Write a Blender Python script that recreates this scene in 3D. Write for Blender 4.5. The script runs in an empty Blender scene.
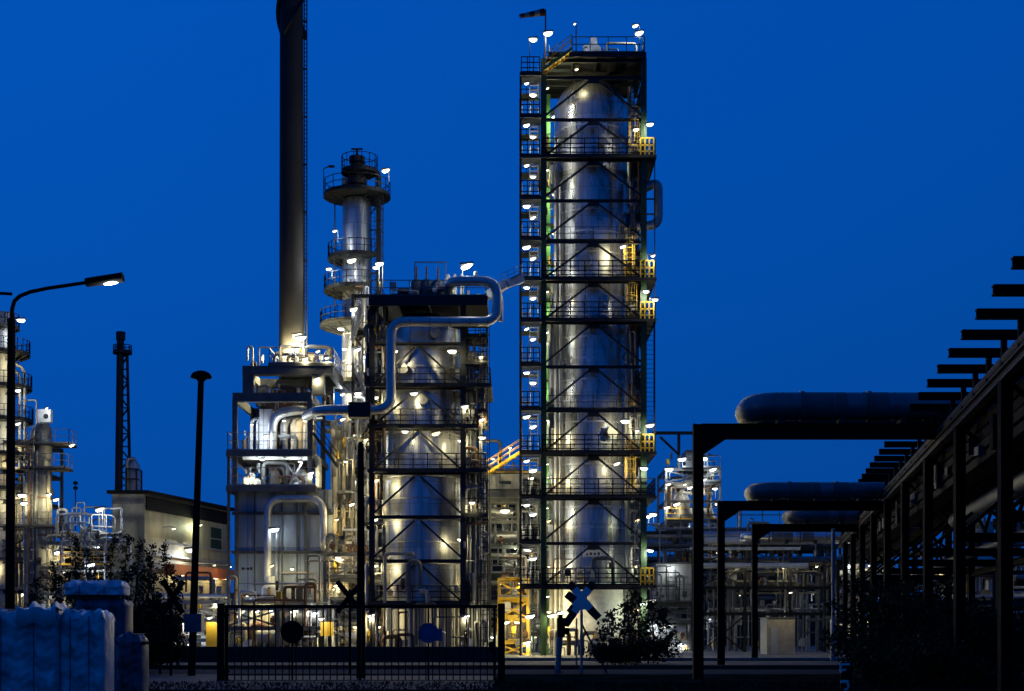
import bpy, math, random
from math import pi, sin, cos, radians
from mathutils import Vector, Matrix

sc = bpy.context.scene
COL = sc.collection
F = 1500.0            # focal length in picture pixels of a 1024 wide picture
EYE = 1.7             # camera height
HOR = 632.0           # picture row of the horizon


def X(px, Y): return (px - 512.0) / F * Y
def Z(py, Y): return EYE + (HOR - py) / F * Y


# ------------------------------------------------------------------ materials
def nmat(name):
    m = bpy.data.materials.new(name)
    m.use_nodes = True
    nt = m.node_tree
    return m, nt, nt.nodes['Principled BSDF'], nt.links


def mat(name, col, rough=0.6, metal=0.0, var=0.35, scale=1.5, bump=0.0, rvar=0.15, spec=0.4):
    """a worn surface: noise varies colour, roughness and height"""
    m, nt, b, L = nmat(name)
    tc = nt.nodes.new('ShaderNodeTexCoord')
    n = nt.nodes.new('ShaderNodeTexNoise')
    n.inputs['Scale'].default_value = scale
    n.inputs['Detail'].default_value = 6
    n.inputs['Roughness'].default_value = 0.65
    L.new(tc.outputs['Object'], n.inputs['Vector'])
    r = nt.nodes.new('ShaderNodeValToRGB')
    r.color_ramp.elements[0].position = 0.3
    r.color_ramp.elements[1].position = 0.72
    d = 1 - var
    r.color_ramp.elements[0].color = (col[0] * d, col[1] * d, col[2] * d, 1)
    r.color_ramp.elements[1].color = (min(1, col[0] * (1 + var * .6)), min(1, col[1] * (1 + var * .6)), min(1, col[2] * (1 + var * .6)), 1)
    L.new(n.outputs['Fac'], r.inputs['Fac'])
    L.new(r.outputs['Color'], b.inputs['Base Color'])
    mr = nt.nodes.new('ShaderNodeMapRange')
    mr.inputs['To Min'].default_value = max(0.05, rough - rvar)
    mr.inputs['To Max'].default_value = min(1, rough + rvar)
    L.new(n.outputs['Fac'], mr.inputs['Value'])
    L.new(mr.outputs['Result'], b.inputs['Roughness'])
    b.inputs['Metallic'].default_value = metal
    b.inputs['Specular IOR Level'].default_value = spec
    if bump:
        bp = nt.nodes.new('ShaderNodeBump')
        bp.inputs['Strength'].default_value = bump
        bp.inputs['Distance'].default_value = 0.05
        L.new(n.outputs['Fac'], bp.inputs['Height'])
        L.new(bp.outputs['Normal'], b.inputs['Normal'])
    return m


def cladding(name, col, R, rough=0.34, metal=0.9, sheet=(1.6, 1.05), bump=0.25):
    """aluminium insulation sheets wrapped round an upright vessel: seams, dents, streaks"""
    m, nt, b, L = nmat(name)
    N = nt.nodes.new
    tc = N('ShaderNodeTexCoord')
    sx = N('ShaderNodeSeparateXYZ'); L.new(tc.outputs['Object'], sx.inputs[0])
    at = N('ShaderNodeMath'); at.operation = 'ARCTAN2'
    L.new(sx.outputs['X'], at.inputs[0]); L.new(sx.outputs['Y'], at.inputs[1])
    mu = N('ShaderNodeMath'); mu.operation = 'MULTIPLY'; mu.inputs[1].default_value = R
    L.new(at.outputs[0], mu.inputs[0])
    cb = N('ShaderNodeCombineXYZ')
    L.new(mu.outputs[0], cb.inputs['X']); L.new(sx.outputs['Z'], cb.inputs['Y'])
    br = N('ShaderNodeTexBrick')
    br.inputs['Scale'].default_value = 1.0
    br.inputs['Brick Width'].default_value = sheet[0]
    br.inputs['Row Height'].default_value = sheet[1]
    br.inputs['Mortar Size'].default_value = 0.018
    br.inputs['Mortar Smooth'].default_value = 0.3
    br.inputs['Color1'].default_value = (*[c * 0.82 for c in col], 1)
    br.inputs['Color2'].default_value = (*[min(1, c * 1.08) for c in col], 1)
    br.inputs['Mortar'].default_value = (*[c * 0.45 for c in col], 1)
    L.new(cb.outputs[0], br.inputs['Vector'])
    st = N('ShaderNodeTexNoise'); st.inputs['Scale'].default_value = 1.0; st.inputs['Detail'].default_value = 5
    mp = N('ShaderNodeMapping'); mp.inputs['Scale'].default_value = (2.2, 0.22, 1)
    L.new(cb.outputs[0], mp.inputs['Vector']); L.new(mp.outputs[0], st.inputs['Vector'])
    rp = N('ShaderNodeValToRGB')
    rp.color_ramp.elements[0].position = 0.32; rp.color_ramp.elements[0].color = (.55, .53, .5, 1)
    rp.color_ramp.elements[1].position = 0.62; rp.color_ramp.elements[1].color = (1, 1, 1, 1)
    L.new(st.outputs['Fac'], rp.inputs['Fac'])
    mx = N('ShaderNodeMix'); mx.data_type = 'RGBA'; mx.blend_type = 'MULTIPLY'; mx.inputs[0].default_value = 0.8
    L.new(br.outputs['Color'], mx.inputs[6]); L.new(rp.outputs['Color'], mx.inputs[7])
    L.new(mx.outputs[2], b.inputs['Base Color'])
    mr = N('ShaderNodeMapRange'); mr.inputs['To Min'].default_value = rough - .08; mr.inputs['To Max'].default_value = rough + .14
    L.new(st.outputs['Fac'], mr.inputs['Value']); L.new(mr.outputs['Result'], b.inputs['Roughness'])
    b.inputs['Metallic'].default_value = metal
    dn = N('ShaderNodeTexNoise'); dn.inputs['Scale'].default_value = 1.3; dn.inputs['Detail'].default_value = 2
    L.new(cb.outputs[0], dn.inputs['Vector'])
    ad = N('ShaderNodeMath'); ad.operation = 'SUBTRACT'
    L.new(dn.outputs['Fac'], ad.inputs[0]); L.new(br.outputs['Fac'], ad.inputs[1])
    bp = N('ShaderNodeBump'); bp.inputs['Strength'].default_value = bump; bp.inputs['Distance'].default_value = 0.05
    L.new(ad.outputs[0], bp.inputs['Height']); L.new(bp.outputs['Normal'], b.inputs['Normal'])
    return m


def panel(name, col, w, h, rough=0.5, metal=0.3, rib=0.0, axis='X', bump=0.4):
    """flat sheet cladding in panels w x h with seams, or ribbed sheet when rib > 0"""
    m, nt, b, L = nmat(name)
    N = nt.nodes.new
    tc = N('ShaderNodeTexCoord')
    sx = N('ShaderNodeSeparateXYZ'); L.new(tc.outputs['Object'], sx.inputs[0])
    sm = N('ShaderNodeMath'); sm.operation = 'ADD'
    L.new(sx.outputs['X'], sm.inputs[0]); L.new(sx.outputs['Y'], sm.inputs[1])
    cb = N('ShaderNodeCombineXYZ'); L.new(sm.outputs[0], cb.inputs['X']); L.new(sx.outputs['Z'], cb.inputs['Y'])
    br = N('ShaderNodeTexBrick'); br.offset = 0.0
    br.inputs['Scale'].default_value = 1.0
    br.inputs['Brick Width'].default_value = w; br.inputs['Row Height'].default_value = h
    br.inputs['Mortar Size'].default_value = 0.03
    br.inputs['Color1'].default_value = (*[c * .86 for c in col], 1); br.inputs['Color2'].default_value = (*col, 1)
    br.inputs['Mortar'].default_value = (*[c * .4 for c in col], 1)
    L.new(cb.outputs[0], br.inputs['Vector'])
    n = N('ShaderNodeTexNoise'); n.inputs['Scale'].default_value = .8; n.inputs['Detail'].default_value = 7
    mp = N('ShaderNodeMapping'); mp.inputs['Scale'].default_value = (1.5, .3, 1)
    L.new(cb.outputs[0], mp.inputs['Vector']); L.new(mp.outputs[0], n.inputs['Vector'])
    rp = N('ShaderNodeValToRGB')
    rp.color_ramp.elements[0].position = .3; rp.color_ramp.elements[0].color = (.6, .56, .5, 1)
    rp.color_ramp.elements[1].position = .6; rp.color_ramp.elements[1].color = (1, 1, 1, 1)
    L.new(n.outputs['Fac'], rp.inputs['Fac'])
    mx = N('ShaderNodeMix'); mx.data_type = 'RGBA'; mx.blend_type = 'MULTIPLY'; mx.inputs[0].default_value = .8
    L.new(br.outputs['Color'], mx.inputs[6]); L.new(rp.outputs['Color'], mx.inputs[7])
    L.new(mx.outputs[2], b.inputs['Base Color'])
    b.inputs['Roughness'].default_value = rough; b.inputs['Metallic'].default_value = metal
    bp = N('ShaderNodeBump'); bp.inputs['Strength'].default_value = bump; bp.inputs['Distance'].default_value = .04
    if rib:
        wv = N('ShaderNodeTexWave'); wv.inputs['Scale'].default_value = rib; wv.bands_direction = 'X'
        L.new(cb.outputs[0], wv.inputs['Vector'])
        L.new(wv.outputs['Fac'], bp.inputs['Height'])
    else:
        iv = N('ShaderNodeMath'); iv.operation = 'SUBTRACT'
        L.new(n.outputs['Fac'], iv.inputs[0]); L.new(br.outputs['Fac'], iv.inputs[1])
        L.new(iv.outputs[0], bp.inputs['Height'])
    L.new(bp.outputs['Normal'], b.inputs['Normal'])
    return m


def emit(name, col, k):
    m, nt, b, L = nmat(name)
    b.inputs['Base Color'].default_value = (.8, .8, .8, 1)
    b.inputs['Emission Color'].default_value = (*col, 1)
    b.inputs['Emission Strength'].default_value = k
    m.cycles.emission_sampling = 'NONE'
    return m


M = {}
M['dark'] = mat('dark_steel', (.016, .017, .018), .65)
M['black'] = mat('black_paint', (.006, .006, .007), .8, spec=.1)
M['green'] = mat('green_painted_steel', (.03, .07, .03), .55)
M['green_lit'] = mat('lamplit_green_steel', (.12, .34, .09), .5)  # brighter copy of the green: lamplight on the rear columns put into the colour
M['galv'] = mat('galvanised_steel', (.30, .31, .32), .5, .6)
M['greysteel'] = mat('grey_painted_steel', (.10, .105, .11), .55)
M['yellow'] = mat('yellow_paint', (.62, .40, .03), .5)
M['alupipe'] = mat('pipe_jacket', (.58, .58, .57), .36, .5, .3, 1.0, .12)
M['crinkle'] = mat('crinkled_foil', (.30, .29, .26), .4, .6, .6, 7.0, 1.0)
M['alu'] = mat('aluminium_cladding', (.62, .63, .64), .36, .9, .25, .9, .12)
M['alu_dull'] = mat('dull_aluminium', (.42, .42, .41), .5, .75, .3, 1.2, .15)
M['beige'] = mat('beige_paint', (.42, .37, .27), .55)
M['white'] = mat('white_paint', (.66, .66, .63), .5)
M['rust'] = mat('rusty_steel', (.11, .06, .035), .8)
M['concrete'] = mat('concrete', (.26, .25, .22), .85, 0, .3, .7, .2)
M['orange'] = mat('orange_primer', (.42, .12, .04), .6)
M['pipegrey'] = mat('grey_pipe', (.20, .20, .19), .55, .4)
M['flue'] = mat('flue_steel', (.034, .030, .026), .8, 0, .4, .4)
M['tower_shell'] = cladding('tower_cladding', (.56, .58, .60), 2.67, .25, bump=.09)
M['reactor_shell'] = cladding('reactor_cladding', (.58, .59, .58), 2.7, .27, .94, (1.2, 1.5), .1)
M['slim_shell'] = cladding('slim_cladding', (.62, .63, .63), 1.1, .28, .9, (1.1, 1.2), .1)
M['furnace'] = panel('furnace_cladding', (.34, .41, .50), 1.9, 2.6, .5, .25)
M['duct'] = panel('duct_sheet', (.62, .65, .7), 1.0, 1.4, .4, .4)
M['ribbed'] = panel('ribbed_sheet', (.31, .27, .18), 6, 6, .6, .1, 1.6)
M['ribskirt'] = panel('ribbed_skirt', (.55, .52, .44), 9, 9, .5, .4, 1.3)
M['roofdark'] = mat('dark_roof', (.012, .012, .014), .7)
M['tankwhite'] = panel('tank_panel', (.5, .5, .47), 3, 3, .6, .1)
M['glass'] = mat('dark_glass', (.02, .04, .03), .12, 0, .3)
M['bark'] = mat('bark', (.03, .022, .016), .9)
M['leaf'] = mat('leaf', (.022, .036, .014), .8, spec=.1)
M['leafdark'] = mat('leaf_dark', (.012, .021, .010), .85, spec=.1)
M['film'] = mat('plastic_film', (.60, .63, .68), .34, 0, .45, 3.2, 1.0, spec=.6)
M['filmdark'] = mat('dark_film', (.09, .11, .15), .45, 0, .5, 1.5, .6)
M['signwhite'] = mat('sign_white', (.84, .84, .82), .4, 0, .1)
M['signred'] = mat('sign_red', (.07, .008, .008), .5)
M['signblue'] = mat('sign_blue', (.04, .10, .24), .45)
M['lens_w'] = emit('lamp_lens_cool', (.86, .95, 1.0), 5)
M['lens_y'] = emit('lamp_lens_warm', (1.0, .90, .66), 4)
M['lens_dim'] = emit('lamp_lens_dim', (.95, .93, .80), 1.6)
M['lens_amber'] = emit('lamp_lens_amber', (1.0, .76, .36), 2.2)
M['lens_s'] = emit('street_lens', (.95, 1.0, .95), 2.5)


# ------------------------------------------------------------------ mesh builder
class MB:
    def __init__(s): s.v = []; s.f = []

    def box(s, x0, x1, y0, y1, z0, z1):
        i = len(s.v)
        s.v += [(x0, y0, z0), (x1, y0, z0), (x1, y1, z0), (x0, y1, z0), (x0, y0, z1), (x1, y0, z1), (x1, y1, z1), (x0, y1, z1)]
        s.f += [(i, i + 3, i + 2, i + 1), (i + 4, i + 5, i + 6, i + 7), (i, i + 1, i + 5, i + 4), (i + 1, i + 2, i + 6, i + 5), (i + 2, i + 3, i + 7, i + 6), (i + 3, i, i + 4, i + 7)]
        return s

    def bar(s, p, q, w, h=None, up=(0, 0, 1)):
        p = Vector(p); q = Vector(q); h = h or w
        d = (q - p)
        if d.length < 1e-6: return s
        d.normalize(); u = Vector(up)
        if abs(d.dot(u)) > .98: u = Vector((0, 1, 0))
        a = d.cross(u).normalized() * (w / 2); b = a.cross(d).normalized() * (h / 2)
        i = len(s.v)
        for c in (p, q):
            for e in (-a - b, a - b, a + b, -a + b): s.v.append(tuple(c + e))
        s.f += [(i, i + 1, i + 2, i + 3), (i + 7, i + 6, i + 5, i + 4)]
        for k in range(4):
            j = (k + 1) % 4
            s.f.append((i + k, i + 4 + k, i + 4 + j, i + j))
        return s

    def ibeam(s, p, q, w, h, up=(0, 0, 1), t=None):
        p = Vector(p); q = Vector(q); d = (q - p).normalized(); u = Vector(up)
        if abs(d.dot(u)) > .98: u = Vector((0, 1, 0))
        a = d.cross(u).normalized(); b = a.cross(d).normalized()
        t = t or h * .12
        s.bar(p + b * (h / 2 - t / 2), q + b * (h / 2 - t / 2), w, t, up)
        s.bar(p - b * (h / 2 - t / 2), q - b * (h / 2 - t / 2), w, t, up)
        s.bar(p, q, t, h - 2 * t - .004, up)
        return s

    def tube(s, p, q, r, n=10, r2=None): return s.path([p, q], r, n, r2)

    def path(s, pts, r, n=10, r2=None):
        pts = [Vector(p) for p in pts]
        r2 = r if r2 is None else r2
        t0 = (pts[1] - pts[0]).normalized()
        u = Vector((0, 0, 1)) if abs(t0.z) < .9 else Vector((0, 1, 0))
        a = t0.cross(u).normalized()
        i0 = len(s.v); m = len(pts)
        for k, p in enumerate(pts):
            t = (pts[min(k + 1, m - 1)] - pts[max(k - 1, 0)]).normalized()
            a = (a - t * a.dot(t)).normalized(); b = t.cross(a)
            rr = r + (r2 - r) * k / (m - 1)
            for j in range(n):
                an = 2 * pi * j / n
                s.v.append(tuple(p + a * (cos(an) * rr) + b * (sin(an) * rr)))
        for k in range(m - 1):
            for j in range(n):
                j2 = (j + 1) % n
                s.f.append((i0 + k * n + j, i0 + k * n + j2, i0 + (k + 1) * n + j2, i0 + (k + 1) * n + j))
        s.f.append(tuple(i0 + j for j in reversed(range(n))))
        s.f.append(tuple(i0 + (m - 1) * n + j for j in range(n)))
        return s

    def lathe(s, cx, cy, prof, n=32):
        i0 = len(s.v); m = len(prof)
        for r, z in prof:
            for j in range(n):
                a = 2 * pi * j / n
                s.v.append((cx + r * cos(a), cy + r * sin(a), z))
        for k in range(m - 1):
            for j in range(n):
                j2 = (j + 1) % n
                s.f.append((i0 + k * n + j, i0 + k * n + j2, i0 + (k + 1) * n + j2, i0 + (k + 1) * n + j))
        s.f.append(tuple(i0 + j for j in reversed(range(n))))
        s.f.append(tuple(i0 + (m - 1) * n + j for j in range(n)))
        return s

    def sector(s, cx, cy, r0, r1, z0, z1, a0, a1, n=20):
        i0 = len(s.v)
        full = abs(a1 - a0) >= 2 * pi - .01
        for k in range(n + 1):
            a = a0 + (a1 - a0) * k / n
            for r, z in ((r0, z0), (r1, z0), (r1, z1), (r0, z1)):
                s.v.append((cx + r * cos(a), cy + r * sin(a), z))
        for k in range(n):
            for j in range(4):
                j2 = (j + 1) % 4
                s.f.append((i0 + k * 4 + j, i0 + k * 4 + 4 + j, i0 + k * 4 + 4 + j2, i0 + k * 4 + j2))
        if not full:
            s.f.append((i0, i0 + 1, i0 + 2, i0 + 3)); s.f.append((i0 + n * 4 + 3, i0 + n * 4 + 2, i0 + n * 4 + 1, i0 + n * 4))
        return s

    def rail(s, pts, h=1.1, step=1.15, w=.05, closed=False, bars=(1, .54)):
        pts = [Vector(p) for p in pts]
        if closed: pts = pts + [pts[0]]
        for a, b in zip(pts, pts[1:]):
            n = max(1, round((b - a).length / step))
            for k in range(n + 1):
                p = a.lerp(b, k / n)
                s.bar(p, p + Vector((0, 0, h)), w)
            for hh in [h * q_ for q_ in bars]:
                s.bar(a + Vector((0, 0, hh)), b + Vector((0, 0, hh)), w * .95)
            s.bar(a + Vector((0, 0, .08)), b + Vector((0, 0, .08)), .02, .14)
        return s

    def ladder(s, p, q, w=.45, dirx=(1, 0, 0), cage=False, back=(0, -1, 0), t=.05):
        p = Vector(p); q = Vector(q); d = Vector(dirx) * (w / 2)
        s.bar(p - d, q - d, t); s.bar(p + d, q + d, t)
        L = (q - p).length; n = max(2, int(L / .33))
        for k in range(1, n):
            c = p.lerp(q, k / n); s.bar(c - d, c + d, t * .6)
        if cage:
            bk = Vector(back)
            for k in range(0, int(L / .9) + 1):
                c = p.lerp(q, min(1, .9 * k / L))
                loop = [c - d, c - d * 1.5 + bk * .35, c + bk * .7 - d * .6, c + bk * .7 + d * .6, c + d * 1.5 + bk * .35, c + d]
                for a, b in zip(loop, loop[1:]): s.bar(a, b, .045)
            for off in (-d * 1.5 + bk * .35, bk * .7, d * 1.5 + bk * .35):
                s.bar(p + off, q + off, .04)
        return s

    def flight(s, p, q, w, axis):
        """a steel stair: two stringers, treads and handrails; axis = sideways unit vector"""
        p = Vector(p); q = Vector(q); d = Vector(axis) * (w / 2)
        for e in (-d, d):
            s.bar(p + e, q + e, .06, .2)
            s.bar(p + e + Vector((0, 0, 1)), q + e + Vector((0, 0, 1)), .05)
            s.bar(p + e + Vector((0, 0, .55)), q + e + Vector((0, 0, .55)), .04)
            for k in range(4):
                c = p.lerp(q, k / 3) + e; s.bar(c, c + Vector((0, 0, 1)), .045)
        n = max(3, int(abs(q.z - p.z) / .2))
        run = Vector((q.x - p.x, q.y - p.y, 0)).normalized() if (q - p).xy.length > .01 else Vector((0, 1, 0))
        for k in range(1, n):
            c = p.lerp(q, k / n); s.bar(c - d, c + d, .24, .03)
        return s

    def build(s, name, m, parent=None, loc=None, smooth=True):
        off = Vector(loc) if loc is not None else (root_loc(parent) if parent else Vector((0, 0, 0)))
        me = bpy.data.meshes.new(name)
        me.from_pydata([(a - off.x, b - off.y, c - off.z) for a, b, c in s.v], [], s.f)
        me.materials.append(M[m] if isinstance(m, str) else m)
        me.validate()
        if smooth:
            me.polygons.foreach_set('use_smooth', [True] * len(me.polygons))
            me.set_sharp_from_angle(angle=.7)
        me.update()
        o = bpy.data.objects.new(name, me)
        COL.objects.link(o)
        if parent: o.parent = parent
        else: o.location = off
        return o


def root_loc(o):
    while o.parent: o = o.parent
    return Vector(o.location)


def rounded(pts, rad, k=6):
    """polyline with its corners replaced by arcs (pipe elbows)"""
    pts = [Vector(p) for p in pts]; out = [pts[0]]
    for a, b, c in zip(pts, pts[1:], pts[2:]):
        u = (a - b); v = (c - b)
        r = min(rad, u.length * .49, v.length * .49)
        p = b + u.normalized() * r; q = b + v.normalized() * r
        for j in range(k + 1):
            t = j / k
            out.append(p * (1 - t) ** 2 + b * 2 * t * (1 - t) + q * t * t)
    out.append(pts[-1]); return out


def thing(name, label, cat, loc, group=None):
    o = bpy.data.objects.new(name, None); COL.objects.link(o)
    o.location = loc; o.empty_display_size = .3
    o['label'] = label; o['category'] = cat
    if group: o['group'] = group
    return o


def tag(o, label, cat, group=None):
    o['label'] = label; o['category'] = cat
    if group: o['group'] = group
    return o


def struct(name, mb, m, kind='structure', label=None, cat=None, smooth=True):
    o = mb.build(name, m, smooth=smooth); o['kind'] = kind
    o['label'] = label or name.replace('_', ' '); o['category'] = cat or name.replace('_', ' ')
    return o


LIGHTN = [0]
LR = random.Random(2024)
PK = .62
WARM = (1.0, .86, .46); COOL = (.86, .95, 1.0); SODA = (1.0, .78, .36); GREENW = (.92, 1.0, .62)


def point(parent, p, power, col, rad=.08):
    l = bpy.data.lights.new('lamp_light', 'POINT'); l.energy = power; l.color = col; l.shadow_soft_size = rad
    o = bpy.data.objects.new('lamp_light', l); COL.objects.link(o)
    o.parent = parent; o.location = Vector(p) - root_loc(parent)
    LIGHTN[0] += 1
    return o


def lamp(parent, p, power=220, col=WARM, lens='lens_w', arm=(0, .6, 0), size=1.0, post=0.0):
    """floodlight: bracket, housing and a glowing lens; p is the lens position"""
    p = Vector(p); a = Vector(arm)
    size *= LR.uniform(.68, 1.35); power *= LR.uniform(.75, 1.3)
    if lens != 'lens_s': lens = LR.choice(('lens_w', 'lens_w', 'lens_dim', 'lens_y') if lens == 'lens_w' else ('lens_y', 'lens_y', 'lens_dim', 'lens_amber'))
    m = MB()
    m.bar(p + Vector((0, 0, .16)), p + a + Vector((0, 0, .16)), .05)
    if post: m.bar(p + a + Vector((0, 0, .18)), p + a - Vector((0, 0, post)), .05)
    w = .25 * size
    m.bar(p + Vector((-w, 0, .12 * size - w * .1)), p + Vector((w, 0, .12 * size + w * .1)), w * 1.1, .07 * size)
    h = m.build('lamp', 'greysteel', parent)
    g = MB(); prof = [(.02, -.055), (.55, -.045), (.9, .01), (1.0, .085)]
    g.lathe(p.x, p.y, [(r * .15 * size, p.z + z * size) for r, z in prof], 10)
    tl = LR.uniform(-.15, .42)
    g.v = [(p.x + (a_ - p.x) * 1.5, b_, c_ + (a_ - p.x) * 1.5 * tl - .03) for a_, b_, c_ in g.v]
    g.build('lens', lens, h)
    if power: point(parent, p + Vector((0, 0, -.2 * size)), power * PK, col)
    return h


def deck_slab(x0, x1, y0, y1, z, hole=None, t=.1, edge=.22):
    m = MB()
    if hole:
        hx0, hx1, hy0, hy1 = hole
        m.box(x0, x1, y0, hy0, z - t, z); m.box(x0, x1, hy1, y1, z - t, z)
        m.box(x0, hx0, hy0 + .001, hy1 - .001, z - t, z); m.box(hx1, x1, hy0 + .001, hy1 - .001, z - t, z)
    else:
        m.box(x0, x1, y0, y1, z - t, z)
    e = .06
    m.box(x0 - e, x1 + e, y0 - e, y0 - .002, z - edge, z + .05); m.box(x0 - e, x1 + e, y1 + .002, y1 + e, z - edge, z + .05)
    m.box(x0 - e, x0 - .002, y0, y1, z - edge, z + .05); m.box(x1 + .002, x1 + e, y0, y1, z - edge, z + .05)
    n = max(1, int((x1 - x0) / 1.6))
    for k in range(1, n):
        x = x0 + (x1 - x0) * k / n
        if hole and hole[0] - .2 < x < hole[1] + .2:
            m.box(x - .04, x + .04, y0, hole[2], z - edge, z - t - .003); m.box(x - .04, x + .04, hole[3], y1, z - edge, z - t - .003)
        else: m.box(x - .04, x + .04, y0, y1, z - edge, z - t - .003)
    return m


def ring_platform(parent, cx, cy, z, r0, r1, a0=0, a1=2 * pi, m='dark', h=1.1, t=.16):
    d = MB().sector(cx, cy, r0, r1, z - t, z, a0, a1, 24)
    for k in range(9):
        a = a0 + (a1 - a0) * (k + .5) / 9
        d.bar((cx + cos(a) * r0, cy + sin(a) * r0, z - .7), (cx + cos(a) * (r1 - .05), cy + sin(a) * (r1 - .05), z - t - .02), .06)
    p = d.build('ring_platform', m, parent)
    pts = [(cx + cos(a0 + (a1 - a0) * k / 14) * (r1 - .04), cy + sin(a0 + (a1 - a0) * k / 14) * (r1 - .04), z) for k in range(15)]
    r = MB().rail(pts, h, 1.2)
    r.build('railing', m, p)
    return p


# ------------------------------------------------------------------ world, camera, sun
w = bpy.data.worlds.new("World"); sc.world = w; w.use_nodes = True
nt = w.node_tree; L = nt.links; N = nt.nodes.new
bg = nt.nodes['Background']
tc = N('ShaderNodeTexCoord'); sx = N('ShaderNodeSeparateXYZ'); L.new(tc.outputs['Generated'], sx.inputs[0])
ra = N('ShaderNodeValToRGB'); cr = ra.color_ramp
SKY = [(0.0, (.0012, .064, .33)), (.11, (.0012, .075, .39)), (.24, (.0006, .084, .45)), (.38, (.0005, .088, .49)), (.62, (.0012, .075, .42)), (1.0, (.001, .05, .30))]
cr.elements[0].position = 0; cr.elements[0].color = (*SKY[0][1], 1)
cr.elements[1].position = 1; cr.elements[1].color = (*SKY[-1][1], 1)
for p, c in SKY[1:-1]:
    e = cr.elements.new(p); e.color = (*c, 1)
L.new(sx.outputs['Z'], ra.inputs['Fac'])
az = N('ShaderNodeMapRange'); az.inputs['From Min'].default_value = -.6; az.inputs['From Max'].default_value = .8
az.inputs['To Min'].default_value = .68; az.inputs['To Max'].default_value = 1.0
L.new(sx.outputs['Y'], az.inputs['Value'])
ax = N('ShaderNodeMapRange'); ax.inputs['From Min'].default_value = -.35; ax.inputs['From Max'].default_value = .35
ax.inputs['To Min'].default_value = 1.14; ax.inputs['To Max'].default_value = .93
L.new(sx.outputs['X'], ax.inputs['Value'])
mm = N('ShaderNodeMath'); mm.operation = 'MULTIPLY'; L.new(az.outputs[0], mm.inputs[0]); L.new(ax.outputs[0], mm.inputs[1])
sky = N('ShaderNodeTexSky'); sky.sky_type = 'NISHITA'; sky.sun_disc = False
sky.sun_elevation = radians(-4); sky.sun_rotation = 0.0; sky.ozone_density = 4
mxs = N('ShaderNodeMix'); mxs.data_type = 'RGBA'; mxs.inputs[0].default_value = .97   # the blue-hour gradient over the twilight sky
tint = N('ShaderNodeMix'); tint.data_type = 'RGBA'; tint.blend_type = 'MULTIPLY'; tint.inputs[0].default_value = 1
tint.inputs[7].default_value = (.05, .8, 2.2, 1)
L.new(sky.outputs[0], tint.inputs[6]); L.new(tint.outputs[2], mxs.inputs[6]); L.new(ra.outputs['Color'], mxs.inputs[7])
vm = N('ShaderNodeVectorMath'); vm.operation = 'SCALE'
L.new(mxs.outputs[2], vm.inputs[0]); L.new(mm.outputs[0], vm.inputs['Scale'])
L.new(vm.outputs[0], bg.inputs['Color']); bg.inputs['Strength'].default_value = .87

sl = bpy.data.lights.new('sun', 'SUN'); sl.energy = .015; sl.angle = radians(12); sl.color = (.5, .7, 1)
so = bpy.data.objects.new('sun', sl); COL.objects.link(so); so.rotation_euler = (radians(-70), 0, radians(10))

cam = bpy.data.cameras.new('camera'); co = bpy.data.objects.new('camera', cam); COL.objects.link(co)
co.location = (0, 0, EYE); co.rotation_euler = (radians(90), 0, 0)
cam.sensor_width = 36; cam.lens = 36 * F / 1024; cam.shift_y = (HOR - 345.5) / 1024
cam.clip_start = .5; cam.clip_end = 4000
sc.camera = co
vs = sc.view_settings
vs.view_transform = 'Standard'; vs.look = 'None'; vs.exposure = 0; vs.gamma = 1
cy = sc.cycles
cy.use_denoising = True; cy.max_bounces = 5; cy.diffuse_bounces = 2; cy.glossy_bounces = 3; cy.transmission_bounces = 1
cy.sample_clamp_indirect = 2.5; cy.sample_clamp_direct = 20; cy.caustics_reflective = False; cy.caustics_refractive = False
try: cy.use_light_tree = True
except Exception: pass

# ------------------------------------------------------------------ ground
g = MB(); S = 3000
g.v = [(-S, -50, 0), (S, -50, 0), (S, S, 0), (-S, S, 0)]; g.f = [(0, 1, 2, 3)]
m, nt2, b2, L2 = nmat('dark_soil_grass')
tcn = nt2.nodes.new('ShaderNodeTexCoord'); n1 = nt2.nodes.new('ShaderNodeTexNoise'); n1.inputs['Scale'].default_value = .6; n1.inputs['Detail'].default_value = 8
L2.new(tcn.outputs['Object'], n1.inputs['Vector'])
r1 = nt2.nodes.new('ShaderNodeValToRGB'); r1.color_ramp.elements[0].color = (.008, .010, .006, 1); r1.color_ramp.elements[1].color = (.045, .045, .03, 1)
r1.color_ramp.elements[0].position = .35; r1.color_ramp.elements[1].position = .75
L2.new(n1.outputs['Fac'], r1.inputs['Fac']); L2.new(r1.outputs['Color'], b2.inputs['Base Color']); b2.inputs['Roughness'].default_value = 1
b2.inputs['Specular IOR Level'].default_value = 0
M['soil'] = m
struct('ground', g, 'soil')
M['asphalt'] = mat('asphalt', (.05, .05, .052), .85, 0, .3, .5, .1)
M['apron'] = mat('concrete_apron', (.17, .165, .15), .85, 0, .35, .25, .1)
a = MB().box(-75, 60, 92, 190, -.2, .02); struct('plant_apron', a, 'apron')  # slab under the plant
# site road crossing behind the gate, with a kerb on its far side and an edge line
a = MB().box(-3, 26, 66, 87, -.2, .012); struct('road', a, 'asphalt')
a = MB().box(-24, -.6, 44, 92, -.2, .016); struct('gate_drive', a, 'asphalt')
a = MB().box(-60, 26, 91.6, 92, -.1, .12); struct('kerb', a, 'concrete')
a = MB().box(0, 26, 86.2, 86.35, 0, .02); struct('road_marking', a, 'signwhite')
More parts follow.
